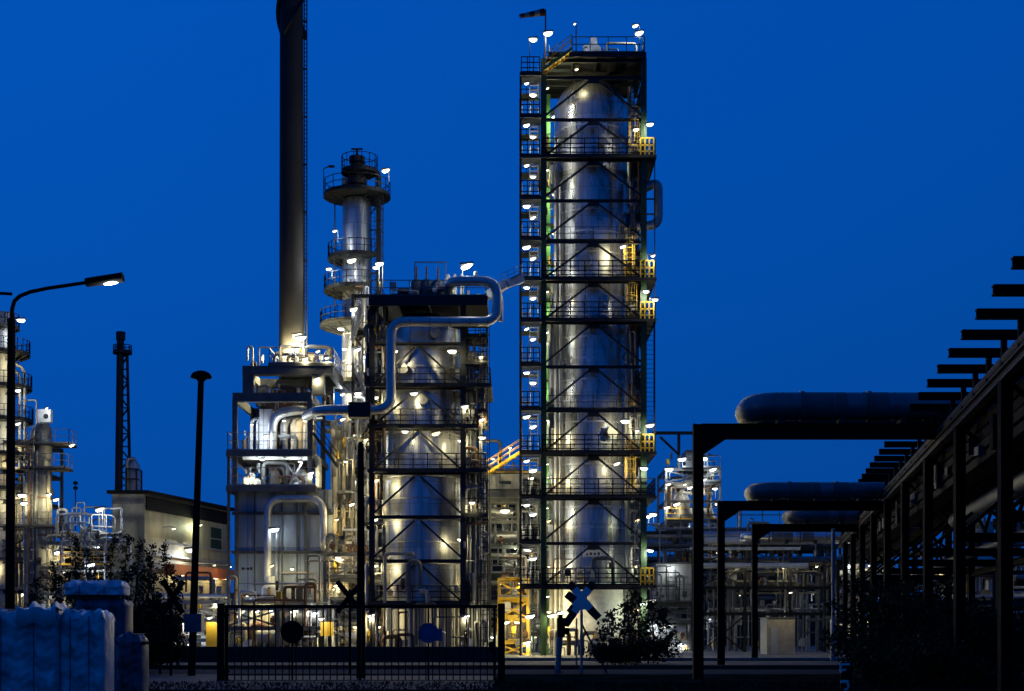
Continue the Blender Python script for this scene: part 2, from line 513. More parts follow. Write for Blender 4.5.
# railway line in front of the gate: ballast bed, rails
a = MB(); a.v = [(-60, 60.2, 0.005), (60, 60.2, .005), (60, 61, .16), (-60, 61, .16), (60, 63.6, .16), (-60, 63.6, .16), (60, 64.4, .005), (-60, 64.4, .005)]
a.f = [(0, 1, 2, 3), (3, 2, 4, 5), (5, 4, 6, 7)]
M['ballast'] = mat('ballast', (.03, .028, .026), .95, 0, .5, 6, .4)
struct('railway_ballast', a, 'ballast')

for yy in (61.6, 63.03):
    r = MB().ibeam((-60, yy, .24), (60, yy, .24), .07, .15)
    tag(r.build('rail_track', 'rust'), 'steel railway rail running across ahead of the plant gate, ' + ('gate side of the pair' if yy < 62 else 'plant side of the pair'), 'rail')


def clutter(t, x0, x1, y0, y1, zs, seed, n=10, hm=3.6, rad=(.04, .06, .08, .11, .15), pm=('pipegrey', 'alu_dull', 'beige', 'greysteel', 'rust', 'galv')):
    """small-bore pipes, valves, boxes and handrails that fill an open structure"""
    rnd = random.Random(seed)
    for k in range(n):
        r = rnd.choice(rad); x = rnd.uniform(x0, x1); y = rnd.uniform(y0, y1); z = rnd.choice(zs); h = rnd.uniform(.5, hm); x2 = min(x1, max(x0, x + rnd.choice((-1, 1)) * rnd.uniform(.4, 2.4)))
        pts = [(x, y, z), (x, y, z + h), (x2, y + rnd.uniform(-.2, .4), z + h)]
        if rnd.random() < .6: pts.append((x2, pts[-1][1], z + h - rnd.uniform(.4, .95) * h))
        MB().path(rounded(pts, r * 2.2 + .04, 4), r, 8).build('pipe', rnd.choice(pm), t)
    for k in range(n // 2):
        x = rnd.uniform(x0, x1); y = rnd.uniform(y0, y1); z = rnd.choice(zs) + rnd.uniform(.5, 1.6); s_ = rnd.uniform(.08, .2)
        MB().tube((x, y, z - s_ * 2), (x, y, z + s_ * 2), s_ * .7, 8).tube((x, y - s_ * 2, z), (x, y + s_, z), s_ * .5, 8).tube((x - s_ * .2, y - s_ * 2, z), (x + s_ * .2, y - s_ * 2, z), s_ * 1.2, 10).build('valve', rnd.choice(('rust', 'galv', 'dark', 'yellow')), t)
    for k in range(n // 3):
        x = rnd.uniform(x0, x1); y = rnd.uniform(y0, y1); z = rnd.choice(zs); s_ = rnd.uniform(.18, .4)
        MB().box(x - s_ / 2, x + s_ / 2, y, y + .25, z + .7, z + .7 + s_ * 1.4).bar((x, y + .12, z), (x, y + .12, z + .7), .05).build('instrument_box', rnd.choice(('galv', 'white', 'greysteel')), t)

# ------------------------------------------------------------------ tall distillation column and its frame tower
TX, TY = X(591, 110), 110.0
HW = 3.55; YF = TY - HW; YB = TY + HW
SF = F / YF
def TZ(py): return EYE + (HOR - py) / SF
LV = [TZ(p) for p in (586, 541.5, 497, 453, 409, 365, 321, 280, 240, 199, 158, 118, 76)]
TOP = TZ(55)
col = thing('distillation_column', 'tall silvery clad distillation column with domed head inside the tallest steel tower', 'column', (TX, TY, 0))
R = 2.67
MB().lathe(TX, TY, [(R, LV[0] + .3), (R, 39.6)], 64).build('shell', 'tower_shell', col)
MB().lathe(TX, TY, [(R * cos(k / 10 * pi / 2) if k < 10 else .05, 39.6 + 2.45 * sin(k / 10 * pi / 2)) for k in range(11)], 64).build('dome_head', 'tower_shell', col)
MB().lathe(TX, TY, [(R + .12, 0), (R + .12, LV[0] + .1), (R, LV[0] + .3)], 48).build('skirt', 'white', col)
zz = LV[0] + 1.2
while zz < 39.6:
    MB().lathe(TX, TY, [(R, zz - .05), (R + .03, zz - .04), (R + .03, zz + .04), (R, zz + .05)], 64).build('insulation_band', 'alu', col)
    zz += 1.52
for zz, an in ((LV[7] - 1.9 + 3.4, -1.75), (LV[3] + 1.6, -1.1), (LV[10] + 1.5, -1.3)):
    d = Vector((cos(an), sin(an), 0)); c = Vector((TX, TY, zz))
    MB().tube(c + d * (R - .1), c + d * (R + .35), .33, 16).tube(c + d * (R + .35), c + d * (R + .45), .42, 16).build('manhole', 'alu_dull', col)
pl = MB().box(TX - .75, TX + .65, TY - R - .1, TY - R - .04, TZ(556), TZ(549.5)).build('nameplate', 'signwhite', col)
tx = MB()
for k, h in enumerate((.5, .8, .7, .85)):
    tx.box(TX - .5 + k * .28, TX - .36 + k * .28, TY - R - .115, TY - R - .101, TZ(554.6), TZ(554.6) + .24 * h)
tx.build('mark', 'dark', pl)
MB().lathe(TX, TY, [(.5, 41.8), (.5, 44.4), (.62, 44.45), (.62, 44.6), (.05, 44.6)], 20).build('overhead_nozzle', 'white', col)
# overhead line that leaves the head and runs down the back, small side lines along the shell
MB().path(rounded([(TX, TY, 44.2), (TX + 1.2, TY + .2, 44.2), (TX + 3.0, TY + 1.2, 44.0), (TX + 3.0, TY + 1.2, 20)], .6), .22, 12).build('overhead_pipe', 'alu', col)
for k, (an, r_) in enumerate(((-2.62, .16), (-2.45, .09), (-.62, .14), (-.45, .08), (-2.9, .2))):
    x_, y_ = TX + cos(an) * (R + .35), TY + sin(an) * (R + .35)
    MB().path(rounded([(x_, y_, .6), (x_, y_, 37 - 3 * k), (TX + cos(an) * (R - .1), TY + sin(an) * (R - .1), 37.4 - 3 * k)], .35), r_, 8).build('side_pipe', 'alu_dull', col)

tw = thing('steel_tower', 'tallest frame tower, dark green steel with lamps on every landing, around the tall column', 'tower', (TX, TY, 0))
for sx_ in (-1, 1):
    for y_ in (YF, YB):
        xc = TX + sx_ * (HW if y_ == YF else HW - .38)
        MB().ibeam((xc, y_, 0), (xc, y_, TOP - .3), .40 if y_ == YF else .55, .46 if y_ == YF else .56, up=(0, 1, 0), t=.06).build('column', 'green' if y_ == YF else 'green_lit', tw)
prev = 0.0
for i, z in enumerate(LV):
    b = MB()
    for y_ in (YF, YB): b.ibeam((TX - HW, y_, z - .14), (TX + HW, y_, z - .14), .16, .22)
    for sx_ in (-1, 1): b.ibeam((TX + sx_ * HW, YF + .2, z - .14), (TX + sx_ * HW, YB - .2, z - .14), .16, .22)
    b.build('ring_beam', 'dark', tw)
    for y_ in (YF, YB):
        if i == 0 and y_ == YF: continue
        m_ = MB()
        for sx_ in (-1, 1): m_.bar((TX + sx_ * (HW - .1), y_ - .05, prev + .15), (TX + sx_ * .2, y_ - .05, z - .3), .15, .13)
        m_.box(TX - .4, TX + .4, y_ - .12, y_ - .05, z - .55, z - .26)
        m_.build('chevron_brace', 'dark', tw)
    for sx_ in (-1, 1):
        m_ = MB(); x_ = TX + sx_ * HW
        for s2 in (-1, 1): m_.bar((x_, TY + s2 * (HW - .2), prev + .15), (x_, TY + s2 * .2, z - .4), .16, .14)
        m_.build('side_brace', 'dark', tw)
    prev = z
HOLE = (TX - R - .15, TX + R + .15, TY - R - .15, TY + R + .15)
XR = X(655, YF)      # outer edge of the wide platforms
for i in (0, 2, 3, 6, 7, 10):
    z = LV[i]
    p = deck_slab(TX - HW - .2, XR, YF - .55, YB + .3, z, HOLE, .08, .15).build('platform', 'dark', tw)
    MB().rail([(TX - HW - .1, YF - .5, z), (XR - .05, YF - .5, z), (XR - .05, YB + .25, z), (TX - HW - .1, YB + .25, z)], 1.25, 1.0, .07, bars=(1, .7, .45, .2)).build('railing', 'black', p)
for i in (1, 4, 5, 8, 9, 11):     # narrow inner ledges on the other storeys
    z = LV[i]
    p = MB().box(TX - HW + .1, TX + HW - .1, YB - .7, YB - .15, z - .08, z + .02).build('ledge', 'dark', tw)
    if i in (4, 8): MB().rail([(TX - HW + .3, YF + .25, z), (TX + HW - .3, YF + .25, z)], 1.0, 1.5, .04).build('railing', 'dark', p)
# stair tower along the tall tower's side
SX0, SX1 = X(520.5, 107), X(540, 107)
for x_ in (SX0, ):
    for y_ in (YF - .4, YF + 4.6):
        MB().bar((x_, y_, 0), (x_, y_, LV[12]), .14).build('stair_post', 'dark', tw)
prev = 0.0
for i, z in enumerate(LV):
    p = deck_slab(SX0, SX1, YF - .6, YF + .9, z, None, .08, .2)
    p.box(SX0, SX1, YF + 3.4, YF + 4.8, z - .09, z)
    p.box(SX0, SX0 + .08, YF + .9, YF + 3.4, z - .2, z); p.box(SX1 - .08, SX1, YF + .9, YF + 3.4, z - .2, z)
    p = p.build('landing', 'dark', tw)
    MB().rail([(SX1 - .05, YF - .55, z), (SX0 + .05, YF - .55, z), (SX0 + .05, YF + 4.7, z), (SX1 - .05, YF + 4.7, z)], 1.15, .45, .06, bars=(1, .66, .33)).build('railing', 'black', p)
    zm = (prev + z) / 2
    MB().flight((SX0 + .42, YF + .9, prev), (SX0 + .42, YF + 3.5, zm), .6, (1, 0, 0)).build('stair_flight', 'greysteel', tw)
    MB().flight((SX1 - .42, YF + 3.5, zm), (SX1 - .42, YF + .9, z), .6, (1, 0, 0)).build('stair_flight', 'greysteel', tw)
    if 0 < i:
        lamp(tw, (X(526.5, 107), YF - .2, z - .62), 120, COOL, 'lens_w', (.5, 0, 0))
        lamp(tw, (X(533, 107), YF + .4, z - 1.25), 260, (1, .93, .74), 'lens_w', (.3, .5, 0), 1.05)
    prev = z
# green-lit corners: lamps under the platforms between the rear columns
for i in range(1, 13):
    lamp(tw, (TX - HW + .95, YB - 1.2, LV[i] - .9), 240, GREENW, 'lens_y', (-.6, 0, 0), .8)
for i in (2, 7, 11):
    lamp(tw, (TX + HW - .75, YB - 1.0, LV[i] - 1.2), 220, GREENW, 'lens_y', (.5, 0, 0), .8)
# lamps on the wide platforms
for px, py, pw in ((650, 125, 150), (653, 256, 150), (623, 247, 460), (625, 422, 520), (650, 426, 150), (617, 464, 300), (644, 469, 160),
                   (650, 551, 170), (655, 300, 90), (646, 292, 130), (652, 601, 160), (642, 604, 160), (636, 130, 110)):
    inner = px < 628
    yy = YF - .1 if inner else YF - .9
    lamp(tw, (X(px, yy), yy, Z(py, yy)), pw, WARM if inner else (1, .95, .75), 'lens_w', (0, .5, 0) if inner else (-.35, .2, 0), 1.1, post=0 if inner else .8)
# lamps low on the stair side and beneath the first platform
for px, py in ((530, 617), (552, 616), (527, 643), (561, 613)):
    lamp(tw, (X(px, YF - .3), YF - .3, Z(py, YF - .3)), 330, WARM, 'lens_w', (.3, .4, 0), 1.2)
for px, r_, zt_ in ((634, .12, 30), (637, .17, 37), (631, .09, 24)):
    MB().path(rounded([(X(px, TY + 1), TY + 1, .3), (X(px, TY + 1), TY + 1, zt_), (TX + R * .8, TY + 1.2, zt_ + .4)], .5), r_, 10).build('side_pipe', 'pipegrey', tw)
lamp(tw, (TX - 1.2, YF + .2, TOP - .95), 300, WARM, 'lens_y', (0, .2, 0), .5)  # added under the head deck for a highlight on the dome
for i in range(0, 13):  # small lamps added for warm light on shell and platforms
    for px, pw in ((547.5, 170),):
        if i in (1, 5, 8, 9, 11): continue
        zq = LV[i] - .75 if px < 600 else LV[i] - 1.1
        lamp(tw, (X(px, YF + .3), YF + .35, zq), pw * (1.0 if i < 5 else .6), LR.choice((WARM, SODA, (1, .9, .5))), 'lens_y', (-.25 if px < 600 else .25, 0, 0), .42)
# caged ladders on the right, yellow by the lamps
for a_, b_, px, m_ in ((7, 8, 629, 'yellow'), (6, 7, 631, 'yellow'), (2, 3, 630, 'yellow'), (0, 2, 634, 'galv'), (10, 11, 634, 'yellow'), (11, 12, 634, 'dark'), (3, 4, 634, 'galv')):
    yy = YF + .5
    MB().ladder((X(px, yy), yy, LV[a_]), (X(px, yy), yy, LV[b_] + (1 if m_ == 'yellow' else 0)), .5, (1, 0, 0), True).build('caged_ladder', m_, tw)
MB().ladder((X(648, YF - .2), YF + .2, LV[3]), (X(648, YF - .2), YF + .2, LV[6]), .9, (1, 0, 0), False).build('outer_ladder', 'dark', tw)
MB().bar((X(655, YF), YF + .2, LV[3]), (X(655, YF), YF + .2, LV[10]), .07).build('riser_conduit', 'dark', tw)
for i, sgn in ((6, 1), (7, 0), (10, 1), (0, 1), (3, 1)):       # yellow gates and lockers on platforms' ends
    z = LV[i]; x0, x1 = X(640, YF), X(653, YF)
    g_ = MB()
    for k in range(4): g_.bar((x0 + (x1 - x0) * k / 3, YF - .5, z), (x0 + (x1 - x0) * k / 3, YF - .5, z + 1.25), .09)
    for h in (.3, .75, 1.25): g_.bar((x0, YF - .5, z + h), (x1, YF - .5, z + h), .09)
    g_.build('safety_gate', 'yellow', tw)
# head platform
z = TOP
p = deck_slab(X(549, YF), X(645, YF), YF - .4, YB + .4, z, None, .1, .3).build('platform', 'dark', tw)
MB().rail([(X(572, YF), YF - .35, z), (X(644, YF), YF - .35, z), (X(644, YF), YB + .3, z), (X(550, YF), YB + .3, z), (X(550, YF), YF + 1.2, z)], 1.15, 1.25, .055).build('railing', 'greysteel', p)
b = MB()
for y_ in (YF, TY - 1, TY + 1, YB): b.ibeam((TX - HW, y_, z - .42), (TX + HW, y_, z - .42), .2, .26)
for sx_ in (-1, -.33, .33, 1): b.ibeam((TX + sx_ * HW, YF, z - .44), (TX + sx_ * HW, YB, z - .44), .2, .24)
b.build('ring_beam', 'dark', tw)
MB().flight((X(543, YF), YF - .7, LV[12] + .05), (X(571, YF), YF - .7, z), .8, (0, 1, 0)).build('stair_flight', 'yellow', tw)
for px, py, pw in ((533, 42, 160), (548, 36, 260), (635, 28, 230), (639, 35.5, 120)):
    zz = Z(py, YF); dx = -.25 if px < 590 else .3
    lamp(tw, (X(px, YF), YF - .3, zz), pw, COOL, 'lens_w', (dx, 0, 0), 1.25, post=zz - (TOP if px > 560 else LV[12]) - .1)
MB().bar((X(575, TY), TY - 2, TOP), (X(575, TY), TY - 2, Z(22, TY - 2)), .09).build('aerial_mast', 'dark', tw)
lamp(tw, (X(575, TY - 2), TY - 2, Z(24, TY - 2)), 0, COOL, 'lens_w', (0, .1, 0), .55)
bx = MB().box(X(590, 108), X(597, 108), 107.6, 108.6, TOP, TOP + 1.7); bx.tube((X(594, 107.4), 107.3, TOP + .7), (X(594, 107.4), 107.62, TOP + .7), .5, 16)
bx.build('vent_box', 'white', tw)
MB().box(X(602, 108), X(604, 108), 107.8, 108.3, TOP, TOP + 1.1).box(X(606, 108), X(606, 108) + .1, 108, 108.1, TOP, TOP + 1.5).build('instrument_post', 'galv', tw)
ws_x = X(545.5, YF)
MB().tube((ws_x, YF - .1, LV[12]), (ws_x, YF - .1, Z(10, YF)), .05, 8).build('windsock_mast', 'dark', tw)
wsk = thing('windsock', 'small red and white striped windsock flying from the mast on the tallest tower', 'windsock', (ws_x, YF - .1, Z(12, YF)))
for k in range(5):
    x0 = ws_x - .06 - k * .36; zt = Z(12.5, YF) - k * .06
    MB().path([(x0, YF - .1, zt), (x0 - .36, YF - .1, zt - .06)], .26 - .025 * k, 12, .26 - .025 * (k + 1)).build('stripe', 'signred' if k % 2 == 0 else 'galv', wsk)
byp = thing('bypass_pipe', 'thick rounded insulated pipe bend sticking out beside the tallest tower', 'pipe', (X(656, TY), TY, 0))
xo = X(657, TY)
MB().path(rounded([(TX + HW - .3, TY - 1, Z(196, TY)), (xo, TY - 1, Z(196, TY) + .75), (xo, TY - 1, Z(228, TY)), (TX + HW - .3, TY - 1, Z(231, TY))], .6), .33, 14).build('bend', 'alu_dull', byp)
for py in (203, 218): MB().bar((TX + HW, TY - 1, Z(py, TY)), (xo, TY - 1, Z(py, TY)), .1).build('bracket', 'dark', byp)

# ------------------------------------------------------------------ middle reactor, frame, big pipe
RY = 105.0; RX = X(422, RY); RR = 2.7
SFm = F / 102.0
def GZ(py): return EYE + (HOR - py) / SFm
GL = [GZ(p) for p in (603, 559, 515, 471, 427, 386, 342)]
GT = GZ(299)
rv = thing('reactor_vessel', 'squat broad reactor with warm metal cladding and ribbed skirt, inside the lower frame tower', 'vessel', (RX, RY, 0))
MB().lathe(RX, RY, [(RR, GL[0] + .1), (RR, GL[6] + .9), (RR * .97, GL[6] + 1.5), (RR * .55, GT - .6), (.4, GT - .4)], 64).build('shell', 'reactor_shell', rv)
MB().lathe(RX, RY, [(RR + .08, 0), (RR + .08, GL[0] - .05), (RR - .1, GL[0])], 64).build('skirt', 'ribskirt', rv)
for k in range(26):
    a = 2 * pi * k / 26
    if sin(a) < .3: MB().bar((RX + cos(a) * (RR + .12), RY + sin(a) * (RR + .12), .1), (RX + cos(a) * (RR + .12), RY + sin(a) * (RR + .12), GL[0] - .1), .12).build('skirt_rib', 'beige', rv)
for k in range(13):
    zz = GL[0] + 1.2 + k * 1.5
    if zz < GL[6] + .8: MB().lathe(RX, RY, [(RR, zz - .05), (RR + .03, zz - .04), (RR + .03, zz + .04), (RR, zz + .05)], 64).build('insulation_band', 'alu_dull', rv)
for an, zz in ((-1.95, GL[5] + 1.2), (-1.2, GL[6] + .7), (-1.5, GL[4] + 1.9)):
    d = Vector((cos(an), sin(an), 0)); c = Vector((RX, RY, zz))
    MB().tube(c + d * (RR - .1), c + d * (RR + .3), .28, 14).tube(c + d * (RR + .3), c + d * (RR + .38), .38, 14).build('manhole', 'alu_dull', rv)

rf = thing('frame_tower', 'lower dark steel frame tower with flat roof deck and lamps, around the squat reactor', 'tower', (RX, RY, 0))
gx0, gx1, gy0, gy1 = X(372, 102), X(463, 102), 102.0, 108.2
for x_ in (gx0, gx1):
    for y_ in (gy0, gy1): MB().ibeam((x_, y_, 0), (x_, y_, GT - .2), .36, .4, up=(0, 1, 0), t=.05).build('column', 'dark', rf)
for x_ in (gx1 + 1.2,): MB().ibeam((x_, gy0 + .4, 0), (x_, gy0 + .4, GT - 4.5), .2, .24, up=(0, 1, 0), t=.05).build('column', 'greysteel', rf)
prev = 0
gc = (gx0 + gx1) / 2
for i, z in enumerate(GL):
    b = MB()
    for y_ in (gy0, gy1): b.ibeam((gx0, y_, z - .14), (gx1, y_, z - .14), .18, .24)
    for x_ in (gx0, gx1): b.ibeam((x_, gy0 + .2, z - .14), (x_, gy1 - .2, z - .14), .16, .22)
    b.build('ring_beam', 'dark', rf)
    if i:
        for y_ in (gy0, gy1):
            m_ = MB()
            for sx_ in (-1, 1): m_.bar((gc + sx_ * 3.0, y_ - .05, prev + .1), (gc + sx_ * .2, y_ - .05, z - .38), .15, .13)
            m_.build('chevron_brace', 'dark', rf)
    prev = z
hole = (RX - RR - .1, RX + RR + .1, RY - RR - .1, RY + RR + .1)
for i, xr in ((0, 470), (3, 486), (4, 478), (5, 491)):
    z = GL[i]
    p = deck_slab(gx0 - .2, X(xr, 102), gy0 - .5, gy1 + .2, z, hole, .08, .14).build('platform', 'dark', rf)
    MB().rail([(gx0 - .1, gy0 - .45, z), (X(xr, 102) - .05, gy0 - .45, z), (X(xr, 102) - .05, gy1, z)], 1.15, 1.0, .06, bars=(1, .66, .33)).build('railing', 'dark', p)
p = deck_slab(gx0 - .1, X(487, 102), gy0 - .8, gy1 + .5, GT, None, .15, .62).build('platform', 'dark', rf)
MB().rail([(gx0, gy0 - .75, GT), (X(486, 102), gy0 - .75, GT), (X(486, 102), gy1, GT), (gx0, gy1, GT)], 1.1, 1.3, .05).build('railing', 'greysteel', p)
for px in (416.5, 426.5, 438):
    x_ = X(px, 104)
    MB().lathe(x_, 104, [(.42, GT + .1), (.42, GT + 1.55), (.3, GT + 1.75), (.08, GT + 1.8), (.07, GT + 2.7)], 18).build('relief_drum', 'greysteel', rf)
for px in (448, 455, 462):
    x_ = X(px, 104.5)
    MB().lathe(x_, 104.5, [(.14, GT + .1), (.14, GT + 1.6), (.24, GT + 1.65), (.24, GT + 1.95), (.06, GT + 2.3)], 12).build('vent_pipe', 'white', rf)
MB().tube((X(398, 103), 103, GT + .5), (X(409, 103), 103, GT + .5), .45, 14).build('motor', 'dark', rf)
MB().bar((X(415, 104), 103.6, GT + 2.9), (X(446, 104), 103.6, GT + 2.9), .07).bar((X(415, 104), 103.6, GT), (X(415, 104), 103.6, GT + 2.9), .07).bar((X(446, 104), 103.6, GT), (X(446, 104), 103.6, GT + 2.9), .07).build('lifting_frame', 'greysteel', rf)
lamp(rf, (X(467, 102), 101.8, Z(267, 101.8)), 260, COOL, 'lens_w', (-.3, .2, 0), 1.4, post=1.9)
lamp(rf, (X(452, 102), 103, GT + 1.2), 90, WARM, 'lens_y', (0, .3, 0), .8)
for px, py, pw in ((414, 394, 200), (405, 432, 300), (436, 434, 120), (457, 441, 260), (386, 481, 300), (481, 357, 150), (482, 420, 120), (482, 438, 120), (465, 407, 130), (472, 503, 150), (459, 540, 260), (386, 520, 300),
                   (386, 566, 300), (371, 616, 260), (466, 617, 260), (394, 352, 150), (452, 352, 130), (388, 398, 150)):
    if 380 < px < 390: px, yy = 375.5, gy0 + .5
    elif 452 < px < 462: px, yy = 460.5, gy0 + .5
    else: yy = gy0 - .35 if px > 455 or px < 390 else gy0 - .75
    pw *= .6 if 395 < px < 452 else 1
    lamp(rf, (X(px, yy), yy, Z(py, yy)), pw * 1.2, WARM, 'lens_w' if px > 463 else 'lens_y', (0, .3, 0), 1.0)
for k, (px, r_) in enumerate(((468, .13), (473, .2), (478, .09), (470.5, .07))):
    y_ = gy0 + .8 + .5 * k
    MB().path(rounded([(X(px, y_), y_, .5), (X(px, y_), y_, GT - 2 - k * 1.5), (X(452, y_), y_ + .3, GT - 1.6 - k * 1.5)], .4), r_, 8).build('riser_pipe', 'greysteel', rf)

bp_ = thing('overhead_pipe', 'large silver insulated pipe looping from the lower tower roof down to the heater', 'pipe', (X(440, 100.6), 100.6, 0))
yp = 100.7
MB().path(rounded([(X(446, yp), 103.5, Z(281, yp)), (X(446, yp) + .3, yp, Z(281, yp)), (X(497, yp), yp, Z(281, yp)), (X(497, yp), yp, Z(321.5, yp)), (X(391, yp), yp, Z(321.5, yp)), (X(391, yp), yp, Z(409.5, yp)), (X(318, yp), yp, Z(410, yp)), (X(300, yp), yp + 3, Z(410, yp))], 1.0, 8), .33, 18).build('run', 'alupipe', bp_)
for px in (410, 430, 450, 470, 488): MB().tube((X(px, yp) - .05, yp, Z(321.5, yp)), (X(px, yp) + .05, yp, Z(321.5, yp)), .355, 18).build('joint_band', 'alu_dull', bp_)
MB().box(X(349, yp), X(371, yp), yp - .5, yp + .5, Z(418, yp), Z(403, yp)).build('valve_block', 'dark', bp_)
MB().path(rounded([(X(500.5, yp), yp + .8, Z(319, yp)), (X(500.5, yp), yp + .8, Z(287, yp)), (X(476, yp), yp + .8, Z(281, yp) + .25)], .8, 6), .18, 12).build('twin_run', 'alupipe', bp_)
br_ = thing('connecting_duct', 'pale sloping duct bridging from the lower tower roof to the tallest tower', 'duct', (X(510, 104), 104, 0))
MB().bar((X(487, 104), 104, Z(296, 104)), (X(506, 104), 104, Z(284, 104)), .8, .55).bar((X(506, 104), 104, Z(284, 104)), (X(522, 104), 104.4, Z(277.5, 104)), .8, .55).build('duct_run', 'white', br_)
MB().rail([(X(500, 104), 103.7, Z(286, 104)), (X(521, 104), 103.7, Z(276, 104))], .7, .5, .04).build('railing', 'galv', br_)

# ------------------------------------------------------------------ slim column with ring platforms
CY = 118.0; CX = X(357, CY); sC = F / CY
def CZ(py): return EYE + (HOR - py) / sC
sc_ = thing('slim_column', 'slender silver column with round railed platforms and a dark vent on top', 'column', (CX, CY, 0))
MB().lathe(CX, CY, [(1.17, 0), (1.17, CZ(206)), (1.0, CZ(200)), (.3, CZ(196))], 40).build('shell', 'slim_shell', sc_)
for k in range(14):
    zz = 4 + 2.1 * k
    if zz < CZ(206): MB().lathe(CX, CY, [(1.17, zz - .05), (1.2, zz - .04), (1.2, zz + .04), (1.17, zz + .05)], 40).build('insulation_band', 'alu_dull', sc_)
ring_platform(sc_, CX, CY, CZ(196), .3, 2.65)
ring_platform(sc_, CX + .2, CY, CZ(172), .35, 1.45, h=1.2)
ring_platform(sc_, CX, CY, CZ(259), 1.2, 2.3, 1.9, 5.6)
ring_platform(sc_, CX, CY, CZ(291), 1.2, 2.6, 1.9, 5.2)
ring_platform(sc_, CX, CY, CZ(326), 1.2, 2.9, 1.9, 5.2)
ring_platform(sc_, CX, CY, CZ(384), 1.2, 2.5, 1.9, 5.2)
MB().lathe(CX, CY, [(.62, CZ(196)), (.62, CZ(186)), (.8, CZ(185)), (.8, CZ(178)), (.5, CZ(176)), (.5, CZ(164)), (.62, CZ(163)), (.62, CZ(157)), (.1, CZ(155)), (.1, CZ(150))], 20).build('vent_head', 'dark', sc_)
MB().bar((CX - .45, CY, CZ(149)), (CX + .45, CY, CZ(149)), .12).build('weather_cap', 'dark', sc_)
MB().path(rounded([(X(379, CY), CY - .3, 4), (X(379, CY), CY - .3, CZ(172)), (CX + .5, CY - .3, CZ(168))], .6), .2, 10).build('riser_pipe', 'dark', sc_)
MB().ladder((X(374.5, CY), CY - .6, 5), (X(374.5, CY), CY - .6, CZ(190)), .5, (1, 0, 0), False).build('ladder', 'dark', sc_)
MB().ladder((X(380.5, CY), CY - .9, 4), (X(380.5, CY), CY - .9, CZ(198)), .45, (1, 0, 0), True).build('caged_ladder', 'dark', sc_)
for k in range(9): MB().bar((CX + 1.1, CY - .4, 6 + 3.4 * k), (X(382, CY), CY - .6, 6 + 3.4 * k), .1).bar((CX + 1.1, CY - .4, 7.2 + 3.4 * k), (X(379, CY), CY - .4, 8.2 + 3.4 * k), .08).build('ladder_bracket', 'dark', sc_)
MB().ladder((X(335.5, CY), CY - .4, CZ(330)), (X(335.5, CY), CY - .4, CZ(200)), .42, (0, 1, 0), False).build('ladder', 'dark', sc_)
MB().tube((X(345, CY), CY - 1.9, CZ(190)), (X(349, CY), CY - 1.9, CZ(190)), .45, 14).build('manhole', 'alu_dull', sc_)
for px, py, pw in ((335, 232, 320), (329, 270, 240), (352, 262, 90), (341, 330, 200), (343, 395, 220), (345, 350, 150), (386, 172, 60)):
    lamp(sc_, (X(px, CY - 2), CY - 2.2, Z(py, CY - 2)), pw, COOL, 'lens_w', (.2, .5, 0), 1.15, post=.7)
MB().bar((CX - 2.55, CY - .6, CZ(196)), (CX - 2.55, CY - .6, CZ(171)), .06).bar((CX - 2.55, CY - .6, CZ(171)), (CX - 2.0, CY - .6, CZ(168)), .07).box(CX - 2.15, CX - 1.7, CY - .75, CY - .45, CZ(169.5), CZ(168)).build('lamp_bracket', 'dark', sc_)

# ------------------------------------------------------------------ chimney stack
HY = 116.0; hx = X(291.5, HY)
ch = thing('chimney_stack', 'very tall dark round chimney stack running out of the top of the picture', 'chimney', (hx, HY, 0))
MB().lathe(hx, HY, [(.98, 18), (.93, 30), (.86, 66), (.8, 66)], 40).build('flue', 'flue', ch)
MB().lathe(hx, HY, [(1.5, 14), (1.5, 16.5), (1.0, 18.2)], 32).build('flue_base', 'rust', ch)
for k in range(3):
    pts = []
    for j in range(60):
        t = j / 59; a = 2 * pi * (t * 1.6 + k / 3) + 2.2; z = 47.6 + t * 18
        pts.append((hx + cos(a) * 1.02, HY + sin(a) * 1.02, z))
    s_ = MB()
    for p_, q_ in zip(pts, pts[1:]): s_.bar(p_, q_, .06, .36, up=(p_[0] - hx, p_[1] - HY, 0))
    s_.build('helical_strake', 'flue', ch)
MB().ladder((hx + 1.1, HY - .1, 21), (hx + 1.1, HY - .1, 66), .2, (1, 0, 0), False, t=.09).build('ladder', 'dark', ch)
for k in range(12):
    z = 23 + 3.7 * k; MB().bar((hx + .8, HY - .1, z), (hx + 1.2, HY - .1, z), .12).build('ladder_bracket', 'dark', ch)


# ------------------------------------------------------------------ process heater below the chimney
FY = 108.0; sF = F / FY
def FX(px, dy=0): return X(px, FY + dy)
def FZ(py): return EYE + (HOR - py) / sF
ht = thing('process_heater', 'boxy grey clad process heater with railed decks, standing below the chimney stack', 'heater', (FX(281), FY, 0))
MB().box(FX(233), FX(331), FY + .6, FY + 9, 2.4, FZ(489)).build('casing', 'furnace', ht)
for px in (236, 253.5, 281, 296, 305, 326):
    MB().bar((FX(px), FY + .5, .2), (FX(px), FY + .5, FZ(489)), .2 if px in (236, 305, 326) else .1).build('buckstay', 'greysteel', ht)
for py in (513, 552): MB().ibeam((FX(231), FY + .38, FZ(py)), (FX(332), FY + .38, FZ(py)), .2, .22).build('tie_beam', 'greysteel', ht)
MB().box(FX(231), FX(333), FY + .8, FY + 9, .02, 2.35).build('plinth', 'concrete', ht)
mk = MB()
for a_, b_, h_ in ((240.2, 243, 2.6), (245.3, 248, 2.4), (248.6, 251, 2.8)): mk.box(FX(a_), FX(b_), FY + .57, FY + .592, FZ(569.6), FZ(569.6) + h_ / sF)
mk.box(FX(243.1), FX(245.2), FY + .575, FY + .59, FZ(568.4), FZ(568.4) + .04).build('stencil_mark', 'dark', ht)
